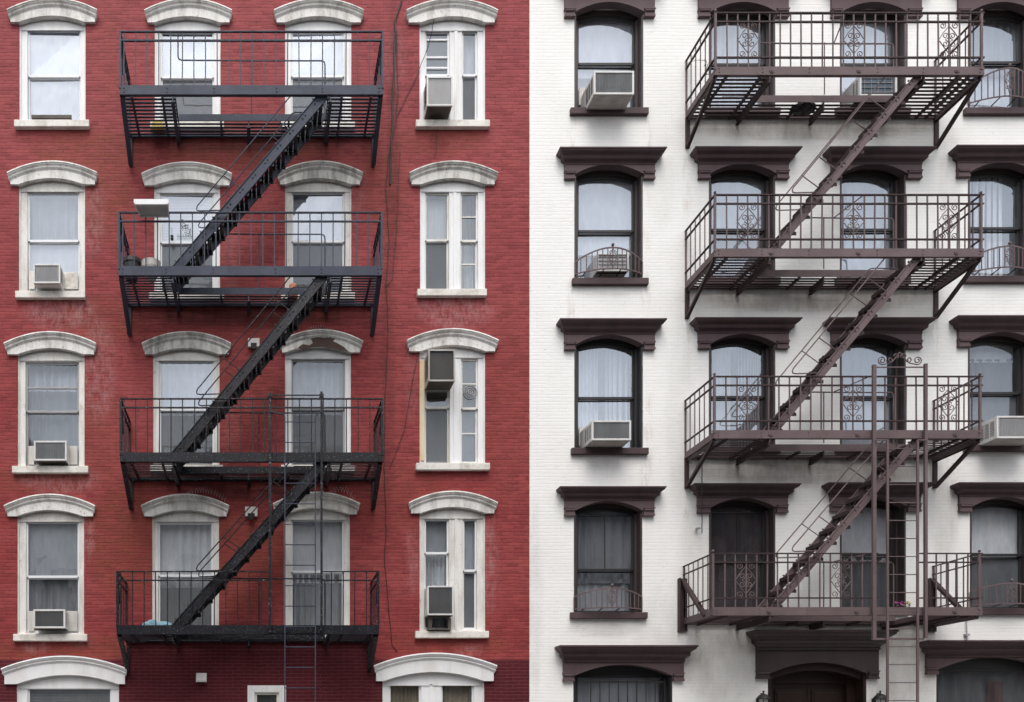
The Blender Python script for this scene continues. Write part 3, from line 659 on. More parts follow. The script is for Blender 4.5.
# ------------------------------------------------------------------ fire escapes
RW = .0105
def scroll_panel(mb, x, half, z_lo, z_hi, y):
    """wrought scrollwork in the two bays either side of the baluster at x"""
    H = z_hi - z_lo; r = .0068
    def curl(cx, cz, R0, a0, sgn, turns=1.35):
        pts = []
        for i in range(15):
            t = i/14; rr = R0*(1-.72*t); a = a0 + sgn*2*math.pi*turns*t
            pts.append((cx+rr*math.cos(a), y, cz+rr*math.sin(a)))
        return pts
    for s in (-1, 1):
        q = half*.93
        # long diagonal bars making the lozenge
        for (pa, pb) in (((0.02,.88),(.98,.53)), ((.98,.47),(.02,.12))):
            P = (x+s*q*pa[0], y, z_lo+H*pa[1]); Q = (x+s*q*pb[0], y, z_lo+H*pb[1])
            mb.tube([P, ((P[0]+Q[0])/2+s*.008, y, (P[2]+Q[2])/2+.006), Q], r, 5)
        R0 = half*.33
        for fz, cx, a0, sg in ((.90,.64,math.pi/2,1),(.61,.36,-math.pi/2,-1),(.39,.36,math.pi/2,1),(.10,.64,-math.pi/2,-1)):
            mb.tube(curl(x+s*q*cx, z_lo+H*fz, R0, a0, sg*s), r, 5)

def platform(root, x0, x1, ybot, mats, hx, beams_w, beams_t, style, brackets, last=False, idx=0):
    """x0,x1 girder ends in front (metres); ybot photo row of the girder's lower edge"""
    mi, md = mats; DP = 1.0
    zb = Z(ybot, DP); gh = .15 if style == 'left' else .135
    zt = zb + gh; fb = MB()
    fb.box(x0, x1, -DP, -DP+.014, zb, zt).box(x0, x1, -DP+.014, -DP+.06, zb, zb+.012)
    fb.box(x0, x0+.014, -DP+.014, -.012, zb, zt-.03).box(x1-.014, x1, -DP+.014, -.012, zb, zt-.03)
    fb.box(x0+.014, x1-.014, -.03, -.012, zb-.01, zb+.05)
    if style == 'right': fb.box(x0+.014, x0+.07, -DP+.06, -.03, zb+.001, zb+.011).box(x1-.075, x1-.014, -DP+.06, -.03, zb-.05, zb+.011)
    h0, h1 = hx; hd = .39
    fb.box(h0, h1, -hd-.012, -hd, zb-.0, zb+.115)
    fb.box(h0-.012, h0, -DP+.014, -.03, zb-.06, zb+.02); fb.box(h1, h1+.012, -DP+.014, -.03, zb-.06, zb+.02)
    for i in range(3):
        for x in (x0+.08, x0+.9, (x0+x1)/2, x1-.9, x1-.08):
            if i < 2: fb.lathe_y = None
    # rivet heads
    for x in (x0+.07, x0+.78, x0+1.55, x1-1.75, x1-1.0, x1-.07):
        for dz in (.045, .105):
            fb.add([(x+.011*math.cos(k*math.pi/3), -DP-.008, zb+dz+.011*math.sin(k*math.pi/3)) for k in range(6)] + [(x+.014*math.cos(k*math.pi/3), -DP+.001, zb+dz+.014*math.sin(k*math.pi/3)) for k in range(6)],
                   [(0,1,2,3,4,5)] + [(k,(k+1)%6,(k+1)%6+6,k+6) for k in range(6)])
    if style == 'right':
        for x in (x0+1.23-.3, (x0+x1)/2+.15, x1-.45):
            fb.tube([(x,-DP-.012,zb+.066),(x,-DP+.002,zb+.066)], .038, 12)
            fb.tube([(x,-DP-.020,zb+.066),(x,-DP-.010,zb+.066)], .018, 10)
    P = fb.build('platform', mi, root, origin=((x0+x1)/2, -DP/2, zb))
    # grating
    g = MB(); ns = 12
    for i in range(ns):
        yy = -.06 - i*(DP-.11)/(ns-1)
        w = .040
        zj = zb+.012
        segs = [(x0+.015, x1-.015)] if -yy < hd - .02 else [(x0+.015, h0-.013), (h1+.013, x1-.015)]
        for (u, v) in segs:
            sag = random.uniform(-.003,.003)
            g.add([(u,yy-w/2,zj),(v,yy-w/2,zj+sag),(v,yy+w/2,zj+sag),(u,yy+w/2,zj),(u,yy-w/2,zj+.008),(v,yy-w/2,zj+sag+.008),(v,yy+w/2,zj+sag+.008),(u,yy+w/2,zj+.008)],
                  [(0,3,2,1),(4,5,6,7),(0,1,5,4),(1,2,6,5),(2,3,7,6),(3,0,4,7)])
    g.build('grating', md, P)
    for k, x in enumerate(list(beams_w) + list(beams_t)):
        y_in = -hd if (h0 < x < h1) else -DP+.02
        j = MB()
        if k < len(beams_w): j.box(x-.010, x+.010, y_in, -.0, zb-.10, zb+.010).box(x-.030, x+.030, y_in, -.0, zb-.108, zb-.10)
        else: j.box(x-.018, x+.018, y_in, -.03, zb-.03, zb+.011)
        j.build('joist', md, P)
    # railing ------------------------------------------------------------
    r = MB(); zr = zt + .88; zr2 = zt + .735; zl = zt + .15
    ends = (x0+.01, x1-(.01 if style == 'left' else .045)); yf = -DP+.007
    def rail(a, b, z, w=.034, h=.014):
        r.bar((a,yf,z), (b,yf,z), w, h, mi=1)
    if style == 'left': spans = [(x0, X(270,1)), (X(322,1), x1)] if last else [(x0, x1)]
    else: spans = [(x0, x1)]
    if last == 'gap': spans = [(x0, X(878,1)), (X(920,1), x1)]
    for (u, v) in spans:
        rail(u, v, zr, .036, .016); rail(u, v, zr2, .030, .020)
        if style == 'right': rail(u, v, zl, .030, .020)
    for x in ends:
        for z in ([zr, zr2] if style == 'left' else [zr, zr2, zl]):
            r.bar((x, yf, z), (x, 0, z), .034, .016, mi=1)
        r.box(x-.016, x+.016, yf-.016, yf+.016, zt-.05, zr-.005)
        r.box(x-.012, x+.012, -.03, -.005, zb, zr)
        nside = 6
        for i in range(1, nside):
            yy = yf + (-.02-yf)*i/nside
            r.box(x-.006, x+.006, yy-.008, yy+.008, zt-.05, zr)
        if style == 'right':
            r.lathe((x, yf, zr+.015), [(.004,0),(.018,.008),(.024,.024),(.018,.04),(.004,.048)], 10)
    sp_, of_ = (11.7/61, 4.2/61) if style == 'left' else (10.57/61, 1.9/61)
    n = int((x1-x0-of_-.05)/sp_)
    for i in range(0 if style == 'left' else 1, n+1):
        x = x0 + of_ + sp_*i
        if not any(u-.01 < x < v+.01 for u, v in spans): continue
        jx = random.uniform(-.007, .007); bw = .0085
        r.bar((x, yf, zt-.03), (x+jx, yf, zr), bw*2, bw*2)
    if style == 'right':
        for k in ((3, 12) if last else (3, 13, 22)): scroll_panel(r, x0 + of_ + sp_*k, sp_, zl, zr2, yf)
    if style == 'left':
        # thick riveted corner stays
        for x in ends: r.bar((x, -DP+.03, zr-.03), (x, -DP+.30, zb+.55), .02, .035)
    r.build('railing', [mi, md] if style == 'right' else [md, md], P)
    # brackets -------------------------------------------------------------
    for x in brackets:
        b = MB(); dx = .02
        if last and style == 'right':
            s_ = -1 if x == brackets[0] else 1
            b.box(x-.13, x+.03, -.03, 0, zb-.13, zb+.80).box(x-.13, x-.11, -.09, -.03, zb-.13, zb+.80)             # wide wall strap
            b.bar((x-.05, -.04, zb+.76), (x-.02, -DP+.25, zb+.03), .075, .05)
        else:
            dl = .52
            bw_ = .035 if style == 'right' else .024
            b.box(x-bw_, x+bw_, -.035, 0, zb-dl, zb+.02)
            b.bar((x, -.03, zb-dl+.02), (x, -DP+.06, zb-.01), .055 if style == 'right' else .075, .05)
            if style == 'right': b.box(x-.008, x+.008, -DP+.03, -.03, zb-.07, zb+.01)
        b.build('bracket', md, P)
    return P, zb, zt

def stair(root, P, xt, zt, xb, zb_, mats, n=12, sh=.155, offs=.60, near=.93, far=.47, rail_top=None):
    """flight from the opening of the upper deck (xt,zt) down to the lower deck (xb,zb_)"""
    mi, md = mats; sb = MB()
    d = Vector((xt-xb, 0, zt-zb_)).normalized(); up = Vector((-d.z, 0, d.x))
    for y in (-near, -far):
        a = Vector((xb, y, zb_)); b = Vector((xt, y, zt))
        sb.bar(a, b, .012, sh, up=tuple(up))
        for s_ in (-1, 1): sb.bar(a+up*(sh/2-.004)*s_, b+up*(sh/2-.004)*s_, .040, .010, up=tuple(up))
        # foot and top cleats
        sb.box(xb-.05, xb+.09, y-.02, y+.02, zb_-.06, zb_-.0)
        sb.box(xt-.02, xt+.10, y-.012, y+.012, zt-.06, zt+.06)
        for i in range(n):
            t = (i+.55)/n; c = a.lerp(b, t) + up*.02
            for k in (-1, 1):
                e = c + d*.035*k; yo = -.026 if y == -near else .0
                sb.tube([(e.x, e.y-.008, e.z), (e.x, e.y-.020, e.z)], .014, 6)
            # bolts standing on the flange
            e = a.lerp(b, t) + up*(sh/2+.006); sb.bar(e, e+up*.022, .02, .02)
    st = sb.build('stair', mi, root, origin=(xb, -(near+far)/2, zb_))
    # treads: open slatted steps hung between the stringers
    tb = MB()
    for k in range(3):
        tb.box(-.115+k*.078, -.115+k*.078+.062, -(near-far)/2+.007, (near-far)/2-.007, .0, .010)
    for s_ in (-1, 1):
        yy = s_*((near-far)/2-.008); tb.box(-.12, .12, yy-.0015, yy+.0015, -.055, -.0005); 
    tb.box(-.12, -.108, -(near-far)/2+.01, (near-far)/2-.01, -.05, -.0005)
    me = tb.mesh('tread', md)
    for i in range(n):
        t = (i+.5)/n; c = Vector((xb, 0, zb_)).lerp(Vector((xt, 0, zt)), t)
        o = bpy.data.objects.new('tread', me); COL.objects.link(o); o.parent = st
        o.location = (c.x - xb, 0, c.z - zb_)
    # hand rails
    L = Vector((xt-xb, 0, zt-zb_))
    for y in (-near, -far):
        hb = MB(); o3 = Vector((0, 0, offs)); a = Vector((xb, y, zb_)); b = Vector((xt, y, zt))
        p1 = a + L*.155 + o3; p2 = a + L*.97 + o3*.98
        lo = a + L*.345 + up*.05
        pts = [lo, Vector((p1.x+.05, y, lo.z+.01)), Vector((p1.x-.01, y, lo.z+.035)), Vector((p1.x-.015, y, lo.z+.08))]
        start = Vector((p1.x, y, lo.z+.05)); base = a + L*((start.x-xb)/L.x)
        dz = start.z - base.z
        pts = [lo, Vector((start.x+.06, y, lo.z-.01)), Vector((start.x+.012, y, lo.z+.0)), Vector((start.x+.004, y, lo.z+.03)), Vector((start.x+.02, y, lo.z+.075))]
        end = a + L*.80 + Vector((0,0,dz)); zt_ = min(end.z, zt+.02)
        pts += [a + L*.3 + Vector((0,0,dz)), a + L*.6 + Vector((0,0,dz)), end, end + Vector((.05,0,.02)), Vector((b.x-.02, y, end.z+.02))]
        hb.tube(pts, RW, 6)
        for t in (.47, .80):
            q = a + L*t; pr = a + L*(t-.135) + Vector((0,0,dz)); hb.tube([q+up*.04, pr], .009, 6)
        hb.build('handrail', mi, st)
    return st

def guard(root, P, x0, x1, zdeck, mat, h=.95, post=.5, brace=None, left_up=False):
    y = -.39; g = MB()
    zt = zdeck + h; pts = [(x0, y, zt), ((x0+x1)/2, y, zt-.01), (x1-.06, y, zt-.01), (x1-.015, y, zt-.03), (x1, y, zt-.08), (x1, y, zdeck+.02)]
    if left_up: pts = [(x0, y, zt+.42), (x0, y, zt+.07), (x0+.015, y, zt+.02), (x0+.06, y, zt)] + pts[1:]
    g.tube(pts, .012, 6); xp = x0 + (x1-x0)*post
    g.tube([(xp, y-.01, zdeck+.02), (xp, y-.01, zt)], .010, 6)
    if brace: g.tube([(brace[0], y, zt), brace[1]], .010, 6)
    return g.build('guard_rail', mat, P)

def drop_ladder(root, xl, xr, xa, xb, ytop, ytop_r, ybotl, yrungs, ylt, ylb, mi, md, scroll=False):
    d = 1.05; y = -d
    f = MB(); pw = .045 if not scroll else .055
    f.box(X(xl,d)-pw/2, X(xl,d)+pw/2, y-.02, y+.02, Z(ybotl,d), Z(ytop,d)); f.box(X(xr,d)-pw/2+.005, X(xr,d)+pw/2-.005, y-.02, y+.02, Z(ybotl-2,d), Z(ytop_r,d))
    f.box(X(xl,d)+pw/2, X(xr,d)-pw/2, y-.008, y+.012, Z(ybotl,d), Z(ybotl,d)+.035)
    f.box(X(xl,d)+pw/2, X(xr,d)-pw/2, y-.008, y+.008, Z(ytop,d)-.045, Z(ytop,d)-.028)
    if scroll:
        zc = Z(ytop,d)
        for s in (-1, 1):
            xc = (X(xl,d)+X(xr,d))/2; 
            for (ox, oz, R0, a0, tr) in ((.29,.075,.07,-math.pi/2,1.5), (.15,.09,.05,math.pi,1.2), (.05,.14,.05,0,1.0)):
                pts = []
                for i in range(20):
                    t = i/19; rr = R0*(1-.72*t); a = (a0 if s > 0 else math.pi-a0) + s*2*math.pi*tr*t
                    pts.append((xc+s*ox+rr*math.cos(a), y, zc+oz+rr*math.sin(a)))
                f.tube(pts, .009, 5)
            f.tube([(xc+s*.29, y, zc+.005), (xc+s*.16, y, zc+.03), (xc+s*.08,y,zc+.10), (xc, y, zc+.21)], .009, 5)
    else:
        for x in (X(xl,d), X(xr,d)): f.box(x-.035, x+.035, y-.028, y+.03, Z(ytop,d)-.07, Z(ytop,d)-.02)
    fr = f.build('ladder_frame', md, root, origin=(X(xl,d), y, Z(ybotl,d)))
    l = MB(); y2 = y-.045
    lw = .018 if not scroll else .034
    for x in (xa, xb): l.box(X(x,d)-lw/2, X(x,d)+lw/2, y2-.012, y2+.012, Z(ylb,d), Z(ylt,d))
    if not scroll:
        for x, xo in ((xa, xl), (xb, xr)):
            l.tube([(X(x,d), y2, Z(ylt,d)-.01), (X(x,d)+(.02 if xo>x else -.02), y2, Z(ylt,d)+.04), (X(xo,d), y2, Z(ylt,d)+.09)], .012, 6)
    else:
        for x, xo in ((xa, xl), (xb, xr)): l.bar((X(x,d), y2, Z(ylt,d)), (X(xo,d), y2, Z(ylt,d)), .02, .02)
    ld = l.build('drop_ladder', mi, root, origin=(X(xa,d), y2, Z(ylb,d)))
    rb = MB(); half = (X(xb,d)-X(xa,d))/2 - lw/2; rb.tube([(-half,0,0),(half,0,0)], .0085, 6); me = rb.mesh('rung', mi)
    for yy in yrungs:
        o = bpy.data.objects.new('rung', me); COL.objects.link(o); o.parent = ld
        o.location = ((X(xa,d)+X(xb,d))/2 - X(xa,d), 0, Z(yy,d) - Z(ylb,d))

# --- escape on the red building
fe = empty('fire_escape', (X(250,.5), -.5, Z(640,1)), 'black iron fire escape with four balconies and stairs on the red building', 'fire escape')
yb_l = [94.3, 275.2, 461.5, 634.3]; xo_l = [(119.5,383.3),(118.3,382.3),(120,383),(116.5,379)]
mL = [(M['navy_iron'], M['navy_iron']), (M['navy_iron'], M['navy_iron']), (M['black_iron'], M['black_iron']), (M['black_iron'], M['black_iron'])]
decks = []
for i in range(4):
    x0, x1 = X(xo_l[i][0],1), X(xo_l[i][1],1)
    hx = (X(179,.39), X(325,.39))
    P, zb, zt = platform(fe, x0, x1, yb_l[i], mL[i], hx, [X(178.5), X(249), X(326)], [X(140), X(168.5), X(222), X(288), X(337), X(364)], 'left', [x0+.04, x1-.04], idx=i, last=(i==3))
    decks.append((P, zb, zt))
    guard(fe, P, X(178 if i == 0 else 205,.39), X(325,.39), zb+.115, mL[i][0], h=.93, post=.5 if i == 0 else .45, left_up=(i==0))
for i in range(3):
    st = stair(fe, None, X(323,.93), decks[i][1]+.02, X(173,.93), decks[i+1][2]-.08, (mL[i][0] if i < 1 else [M['navy_iron'],M['black_iron'],M['black_iron']][i], M['black_iron']), offs=.62)
drop_ladder(fe, 270, 321.5, 284.8, 315.2, 393, 392, 632.5, [423+20.4*k for k in range(14)], 418, 702, M['navy_iron'], M['black_iron'])

# --- escape on the white building
fe2 = empty('fire_escape', (X(840,.5), -.5, Z(620,1)), 'mauve-brown iron fire escape with scrollwork railings on the white building', 'fire escape')
yb_r = [74.7, 256.6, 438.3, 615.3]; xo_r = [(715,984.5),(714.5,984),(714,983),(712.5,982.5)]
decks2 = []; mR = (M['mauve_iron'], M['mauve_dark'])
for i in range(4):
    x0, x1 = X(xo_r[i][0],1), X(xo_r[i][1],1)
    hx = (X(750,.39), X(895,.39))
    P, zb, zt = platform(fe2, x0, x1, yb_r[i], mR, hx, [X(737), X(809.5), X(882)], [X(697), X(729), X(786), X(846), X(914), X(924)], 'right', [x0+.03, x1-.03], last=('gap' if i == 3 else False), idx=i)
    decks2.append((P, zb, zt))
    zg = zb+.115
    guard(fe2, P, X(760 if i==0 else 800,.39), X(893.5,.39), zg, M['mauve_iron'], h=.90, post=.48 if i==0 else .25,
          brace=(X(834,.39), (X([846,863,868,868][i],1), -.98, zt+.87)))
for i in range(3):
    stair(fe2, None, X(918,.93), decks2[i][1]+.03, X(769,.93), decks2[i+1][2]-.09, (M['mauve_iron'], M['mauve_dark']), n=11, sh=.112, offs=.62)
drop_ladder(fe2, 874, 925.5, 885.5, 915.5, 365, 364, 640, [449.5+17.95*k for k in range(15)], 441, 712, M['mauve_iron'], M['mauve_iron'], scroll=True)

# ------------------------------------------------------------------ air conditioners
def ac(label, x0, x1, y0, y1, proj, fins='fins', case='ac_case', back=.35, panels=None, style='grid', under=True, pan='ac_under'):
    """x0..x1, y0..y1: outline of the outer face in the photo's rows at the face's own depth"""
    a, b = X(x0,proj), X(x1,proj); zt, zb = Z(y0,proj), Z(y1,proj); w = b-a; h = zt-zb
    root = empty('air_conditioner', ((a+b)/2, 0, zb), label, 'air conditioner', 'air conditioners in the windows')
    f = .028 if w > .5 else .024
    cs = MB(); Y = -proj
    cs.box(a, b, Y+.03, back, zb, zt)
    cs.box(a-.004, a+f, Y, Y+.03, zb-.003, zt+.004).box(b-f, b+.004, Y, Y+.03, zb-.003, zt+.004)
    cs.box(a+f, b-f, Y, Y+.03, zt-f, zt+.004).box(a+f, b-f, Y, Y+.03, zb-.003, zb+f)
    g = MB()
    ga, gbx, gz0, gz1 = a+f, b-f, zb+f, zt-f
    if style == 'vert':
        n = int((gbx-ga)/.016)
        for i in range(n): x = ga+(gbx-ga)*(i+.5)/n; g.box(x-.0035, x+.0035, Y+.010, Y+.029, gz0, gz1)
    elif style == 'coil':
        g.box(ga, gbx, Y+.022, Y+.029, gz0, gz1)
        for i in range(4): z = gz0+(gz1-gz0)*(i+.5)/4; g.tube([(ga, Y+.014, z), (gbx, Y+.014, z)], .006, 6, mi=1)
        for i in range(5): x = ga+(gbx-ga)*(i+.5)/5; g.tube([(x, Y+.009, gz0), (x, Y+.009, gz1)], .003, 5, mi=1)
    else:
        g.box(ga, gbx, Y+.024, Y+.029, gz0, gz1)
        n = int((gz1-gz0)/.018)
        for i in range(n): z = gz0+(gz1-gz0)*(i+.5)/n; g.box(ga, gbx, Y+.012, Y+.024, z-.004, z+.003)
        n = int((gbx-ga)/.045)
        for i in range(n): x = ga+(gbx-ga)*(i+.5)/n; g.box(x-.002, x+.002, Y+.008, Y+.012, gz0, gz1)
    g.build('grille', [M[fins], M['galv']], root, origin=((a+b)/2,0,zb))
    # louvres pressed into both sides
    if proj > .1:
        ny = 2 if proj < .3 else 3
        for x, s in ((a, -1), (b, 1)):
            for c in range(ny):
                u0 = Y+.055 + c*(proj-.09)/ny; u1 = u0 + (proj-.09)/ny - .025
                if u1-u0 < .02: continue
                n = max(3, int(h*.62/.022))
                for i in range(n):
                    z = zb + h*.2 + h*.62*i/(n-1); cs.box(x-s*.001, x+s*.005, u0, u1, z-.005, z+.004, mi=1)
    cs.build('case', [M[case], M['fins_dark']], root, origin=((a+b)/2,0,zb), bevel=.006)
    if under:
        ub = MB(); ub.box(a+.015, b-.015, Y+.035, .02, zb-.010, zb-.001); ub.build('base_pan', M[pan], root, origin=((a+b)/2,0,zb))
    if panels:
        for (p0, p1, q0, q1, mt) in panels:
            pb = MB(); t = panels_depth[0]
            pb.box(X(p0,-t), X(p1,-t), t, t+.012, Z(q1,-t), Z(q0,-t)); k = max(2, int((p1-p0)/1.6))
            for i in range(k):
                x = X(p0,-t) + (X(p1,-t)-X(p0,-t))*(i+.5)/k; pb.box(x-.004, x+.004, t-.008, t, Z(q1,-t)+.01, Z(q0,-t)-.01)
            pb.build('filler_panel', M[mt], root, origin=((a+b)/2,0,zb))
    return root
panels_depth = [RED_T+.02]
ac('small white air conditioner over a rust-streaked sill, leftmost column, second window from top', 33.5, 60, 264, 283, .24, 'fins_pale', pan='ac_case', panels=[(29,34.5,271,289,'sill_white'),(62,78,272,289,'sill_white')])
ac('white air conditioner with chipped grey grille in the leftmost column, third window from top', 34, 66.5, 441, 460.5, .18, 'fins_mid', panels=[(28.5,34,446,464.5,'plastic_white'),(68,77.5,446,464.5,'plastic_white')])
ac('white air conditioner with dark grille in the leftmost column, fourth window from top', 33.5, 65, 609.5, 628, .20, 'fins', panels=[(28.5,34,611,631,'plastic_white'),(67,77.5,611,631,'plastic_white')])
ac('tall white air conditioner with rusty underside in the top window of the paired-sash column', 427, 452.5, 76.5, 105.5, .30, 'fins_pale', case='ac_case', style='vert')
ac('aged grey air conditioner mounted high against the arched head of its window', 428.5, 455, 349.5, 381, .34, 'fins_dark', case='ac_old', style='vert')
ac('white air conditioner on a rusty support, lowest in the paired-sash column', 427.5, 453.5, 586, 615, .18, 'fins', style='grid')
# rusty stand under the last one
sa = tag(MB().box(X(428,.1), X(451,.1), -.13, .06, Z(630,.1), Z(630,.1)+.02).box(X(429,.1), X(432,.1), -.10, .05, Z(630,.1)+.02, Z(617,.16)-.01).box(X(448,.1), X(451,.1), -.10, .05, Z(630,.1)+.02, Z(617,.16)-.01)
   .build('support_bracket', M['ac_under'], origin=(X(440), 0, Z(630,.1))), 'rusty metal stand on the sill under the lowest air conditioner of the paired-sash column', 'bracket')
panels_depth = [WHT_T+.03]
ac('white air conditioner in the top window nearest the party line, showing its pale underside', 594, 634, 71, 94, .42, 'fins_mid', pan='ac_old', style='grid', panels=[(579,590,88,105,'plastic_white')])
ac('air conditioner with foil coloured grille behind the bowed iron window guard', 597, 628.5, 253, 271, .06, 'fins_pale', style='coil')
ac('white air conditioner with louvred side in the third window down beside the party line', 592, 631, 420.5, 440, .38, 'fins_mid', pan='ac_old', panels=[(579,588,427,446,'plastic_white')])
ac('white air conditioner with blue-grey coil seen behind the top balcony of the mauve-brown fire escape', 860, 897, 73.5, 95.5, .24, 'fins_blue', style='coil', panels=[(845,860,88,104,'plastic_white')])
ac('wide white air conditioner jutting out at the right edge of the photo', 997, 1040, 416, 438, .42, 'fins_pale', pan='ac_old', panels=[(973,984,430,444,'plastic_white')])
# dark tray left on the top-left sill
tr = tag(MB().box(X(31,.1), X(71,.1), -.06, .06, Z(119.5,.1), Z(115.5,.1)).box(X(31,.1)-.004, X(71,.1)+.004, -.068, -.06, Z(117,.1), Z(113.3,.1)).build('tray', M['ac_under'], origin=(X(51,.1),0,Z(119.5,.1)), bevel=.006), 'shallow dark tray standing on the top-left white window sill', 'tray')
# round ventilator in the old four-lite sash
cx, cz = X(470,-.09), Z(392.5,-.09)
vf = MB()
for rr in (.115,.078,.04): vf.tube([(cx+rr*math.cos(k*math.pi/10), .068, cz+rr*math.sin(k*math.pi/10)) for k in range(21)], .008, 6)
for k in range(8): vf.bar((cx,.068,cz), (cx+.115*math.cos(k*math.pi/4),.068,cz+.115*math.sin(k*math.pi/4)), .006, .006)
tag(vf.build('ventilator', M['galv'], origin=(cx,.068,cz)), 'small round ventilator set in an old narrow window pane', 'ventilator')

# ------------------------------------------------------------------ bowed window guards
def win_guard(label, x0, x1, y_side, y_crown, y_bot):
    d0, bow = .02, .20
    a, b = X(x0,d0), X(x1,d0); root = empty('window_guard', ((a+b)/2, -.05, Z(y_bot,.1)), label, 'window guard', 'bowed iron window guards')
    zb = Z(y_bot, d0); zs = Z(y_side, d0); zc = Z(y_crown, bow)
    mb = MB(); N = 14
    def pt(u, zz): return (a+(b-a)*(u+1)/2, -d0 - (bow-d0)*(1-u*u), zz)
    topz = lambda u: zs + (zc-zs)*(1-u*u)
    def flat(f, w, h):
        pts = [f(-1+2*i/20) for i in range(21)]
        for p, q in zip(pts, pts[1:]): mb.bar(p, q, w, h)
    flat(lambda u: pt(u, topz(u)), .012, .024); flat(lambda u: pt(u, zb+.04), .012, .020)
    for i in range(N+1):
        u = -1+2*i/N; p = pt(u, zb+.04); q = pt(u, topz(u)); mb.tube([p, q], .009, 6)
    fr = mb.build('rail', M['mauve_iron'], root)
    sc = MB(); 
    for s in (-1,1):
        for fz, a0 in ((.78,1.57),(.52,-1.57),(.30,1.57)):
            cxx = (a+b)/2 + s*.045; cz_ = zb+.04+(zc-zb-.04)*fz; R0 = .036
            sc.tube([(cxx+R0*(1-.7*t/10)*math.cos(a0+s*t*.75), -bow-.004, cz_+R0*(1-.7*t/10)*math.sin(a0+s*t*.75)) for t in range(11)], .005, 5)
        sc.tube([((a+b)/2, -bow-.004, zb+.05), ((a+b)/2+s*.075, -bow-.004, zb+.04+(zc-zb)*.5), ((a+b)/2, -bow-.004, zc-.01)], .005, 5)
    sc.build('scrollwork', M['mauve_iron'], root)
    MB().lathe(((a+b)/2, -bow, zc), [(.006,0),(.010,.02),(.022,.03),(.027,.05),(.020,.068),(.006,.078)], 12).build('finial', M['mauve_iron'], root, smooth=True)
    tb = MB()
    for u0 in (-.75,-.25,.25,.75): p = pt(u0, zb+.04); tb.bar(p, (p[0], .02, zb+.02), .02, .008)
    tb.build('tie_bar', M['mauve_dark'], root)
win_guard('bowed iron window guard around an air conditioner, second window down beside the party line', 575, 642.5, 262, 247.5, 276.5)
win_guard('bowed iron window guard on the lowest fully seen brown sill beside the party line', 574, 642, 597, 588, 611.5)
win_guard('bowed iron window guard at the right edge below the grey-curtained top window', 968, 1034, 87, 68, 106)
win_guard('bowed iron window guard at the right edge in front of the white-curtained window', 968, 1034, 259, 246, 275)
win_guard('bowed iron window guard at the right edge in front of the half-shaded dark window', 970, 1036, 592, 583, 607.5)

# ------------------------------------------------------------------ small things
# floodlight fixed to the rail of the second left balcony
d = 1.0; zc = Z(213, d)
fl = empty('floodlight', (X(153,d), -d, zc), 'rectangular white-framed floodlight on the corner rail of the red building\'s second balcony', 'floodlight')
a, b = X(137,1.15), X(169,1.15)
mb = MB(); mb.add([(a-.03,-1.30,Z(199,1.3)),(b+.01,-1.30,Z(199,1.3)),(b-.02,-.98,Z(211,.98)),(a+.03,-.98,Z(211,.98)),(a-.03,-1.30,Z(203,1.3)),(b+.01,-1.30,Z(203,1.3)),(b-.02,-.98,Z(216.5,.98)),(a+.03,-.98,Z(216.5,.98))],
      [(0,1,2,3),(0,4,5,1),(1,5,6,2),(2,6,7,3),(3,7,4,0)])
z4, z6 = Z(203,1.3), Z(216.5,.98)
def lp(u, v, dz=0): # point on the sloping underside
    x0_ = (a-.03)*(1-v)+(a+.03)*v; x1_ = (b+.01)*(1-v)+(b-.02)*v
    return (x0_+(x1_-x0_)*u, -1.30+.32*v, z4+(z6-z4)*v+dz)
for u in (0,.97): mb.add([lp(u,0),lp(u+.03,0),lp(u+.03,1),lp(u,1),lp(u,0,-.02),lp(u+.03,0,-.02),lp(u+.03,1,-.02),lp(u,1,-.02)], [(0,1,2,3),(4,7,6,5),(0,4,5,1),(1,5,6,2),(2,6,7,3),(3,7,4,0)])
for v in (0,.92): mb.add([lp(0,v),lp(1,v),lp(1,v+.08),lp(0,v+.08),lp(0,v,-.018),lp(1,v,-.018),lp(1,v+.08,-.018),lp(0,v+.08,-.018)], [(0,1,2,3),(4,7,6,5),(0,4,5,1),(1,5,6,2),(2,6,7,3),(3,7,4,0)])
mb.build('housing', M['casing'], fl)
MB().add([lp(.03,.08,-.004),lp(.97,.08,-.004),lp(.97,.92,-.004),lp(.03,.92,-.004)], [(0,1,2,3)]).build('lens', M['fins_pale'], fl)
MB().tube([(X(153,1),-1.0,zc-.02),(X(153,1),-1.0,zc+.02),(X(153,1),-1.05,zc+.06)], .014, 8).build('mount', M['navy_iron'], fl)
# pots on the second left balcony
zt2 = decks[1][1] + .02
def pot(name, label, x, y, z, prof, mat, cat='pot'):
    mb = MB(); mb.lathe((0,0,0), prof, 24); mb.v = [(p[0]+x, p[1]+y, p[2]+z) for p in mb.v]
    return tag(mb.build(name, M[mat], origin=(x,y,z), smooth=False), label, cat)
pot('plant_pot', 'round black plastic pot on the second balcony of the red building', X(132,.8), -.8, zt2, [(.09,0),(.125,.16),(.136,.27),(.15,.27),(.15,.335),(.135,.335),(.12,.28)], 'plastic_black')
pot('plant_pot', 'low cream bowl beside the black pot on the second balcony of the red building', X(151,.8), -.8, zt2, [(.07,0),(.12,.10),(.155,.20),(.16,.27),(.165,.295),(.15,.295),(.14,.22)], 'plastic_white')
pot('flower_pot', 'upturned terracotta flower pot near the stair head on the red building', X(293,.25), -.25, decks[1][1]+.02, [(.082,0),(.084,.10),(.074,.105),(.066,.21),(.045,.24),(.01,.245)], 'terracotta')
yb = MB(); yb.box(X(152,.15), X(164.5,.15), -.22, -.10, decks[0][1]+.02, decks[0][1]+.11).box(X(153,.15), X(163.5,.15), -.21, -.11, decks[0][1]+.11, decks[0][1]+.13)
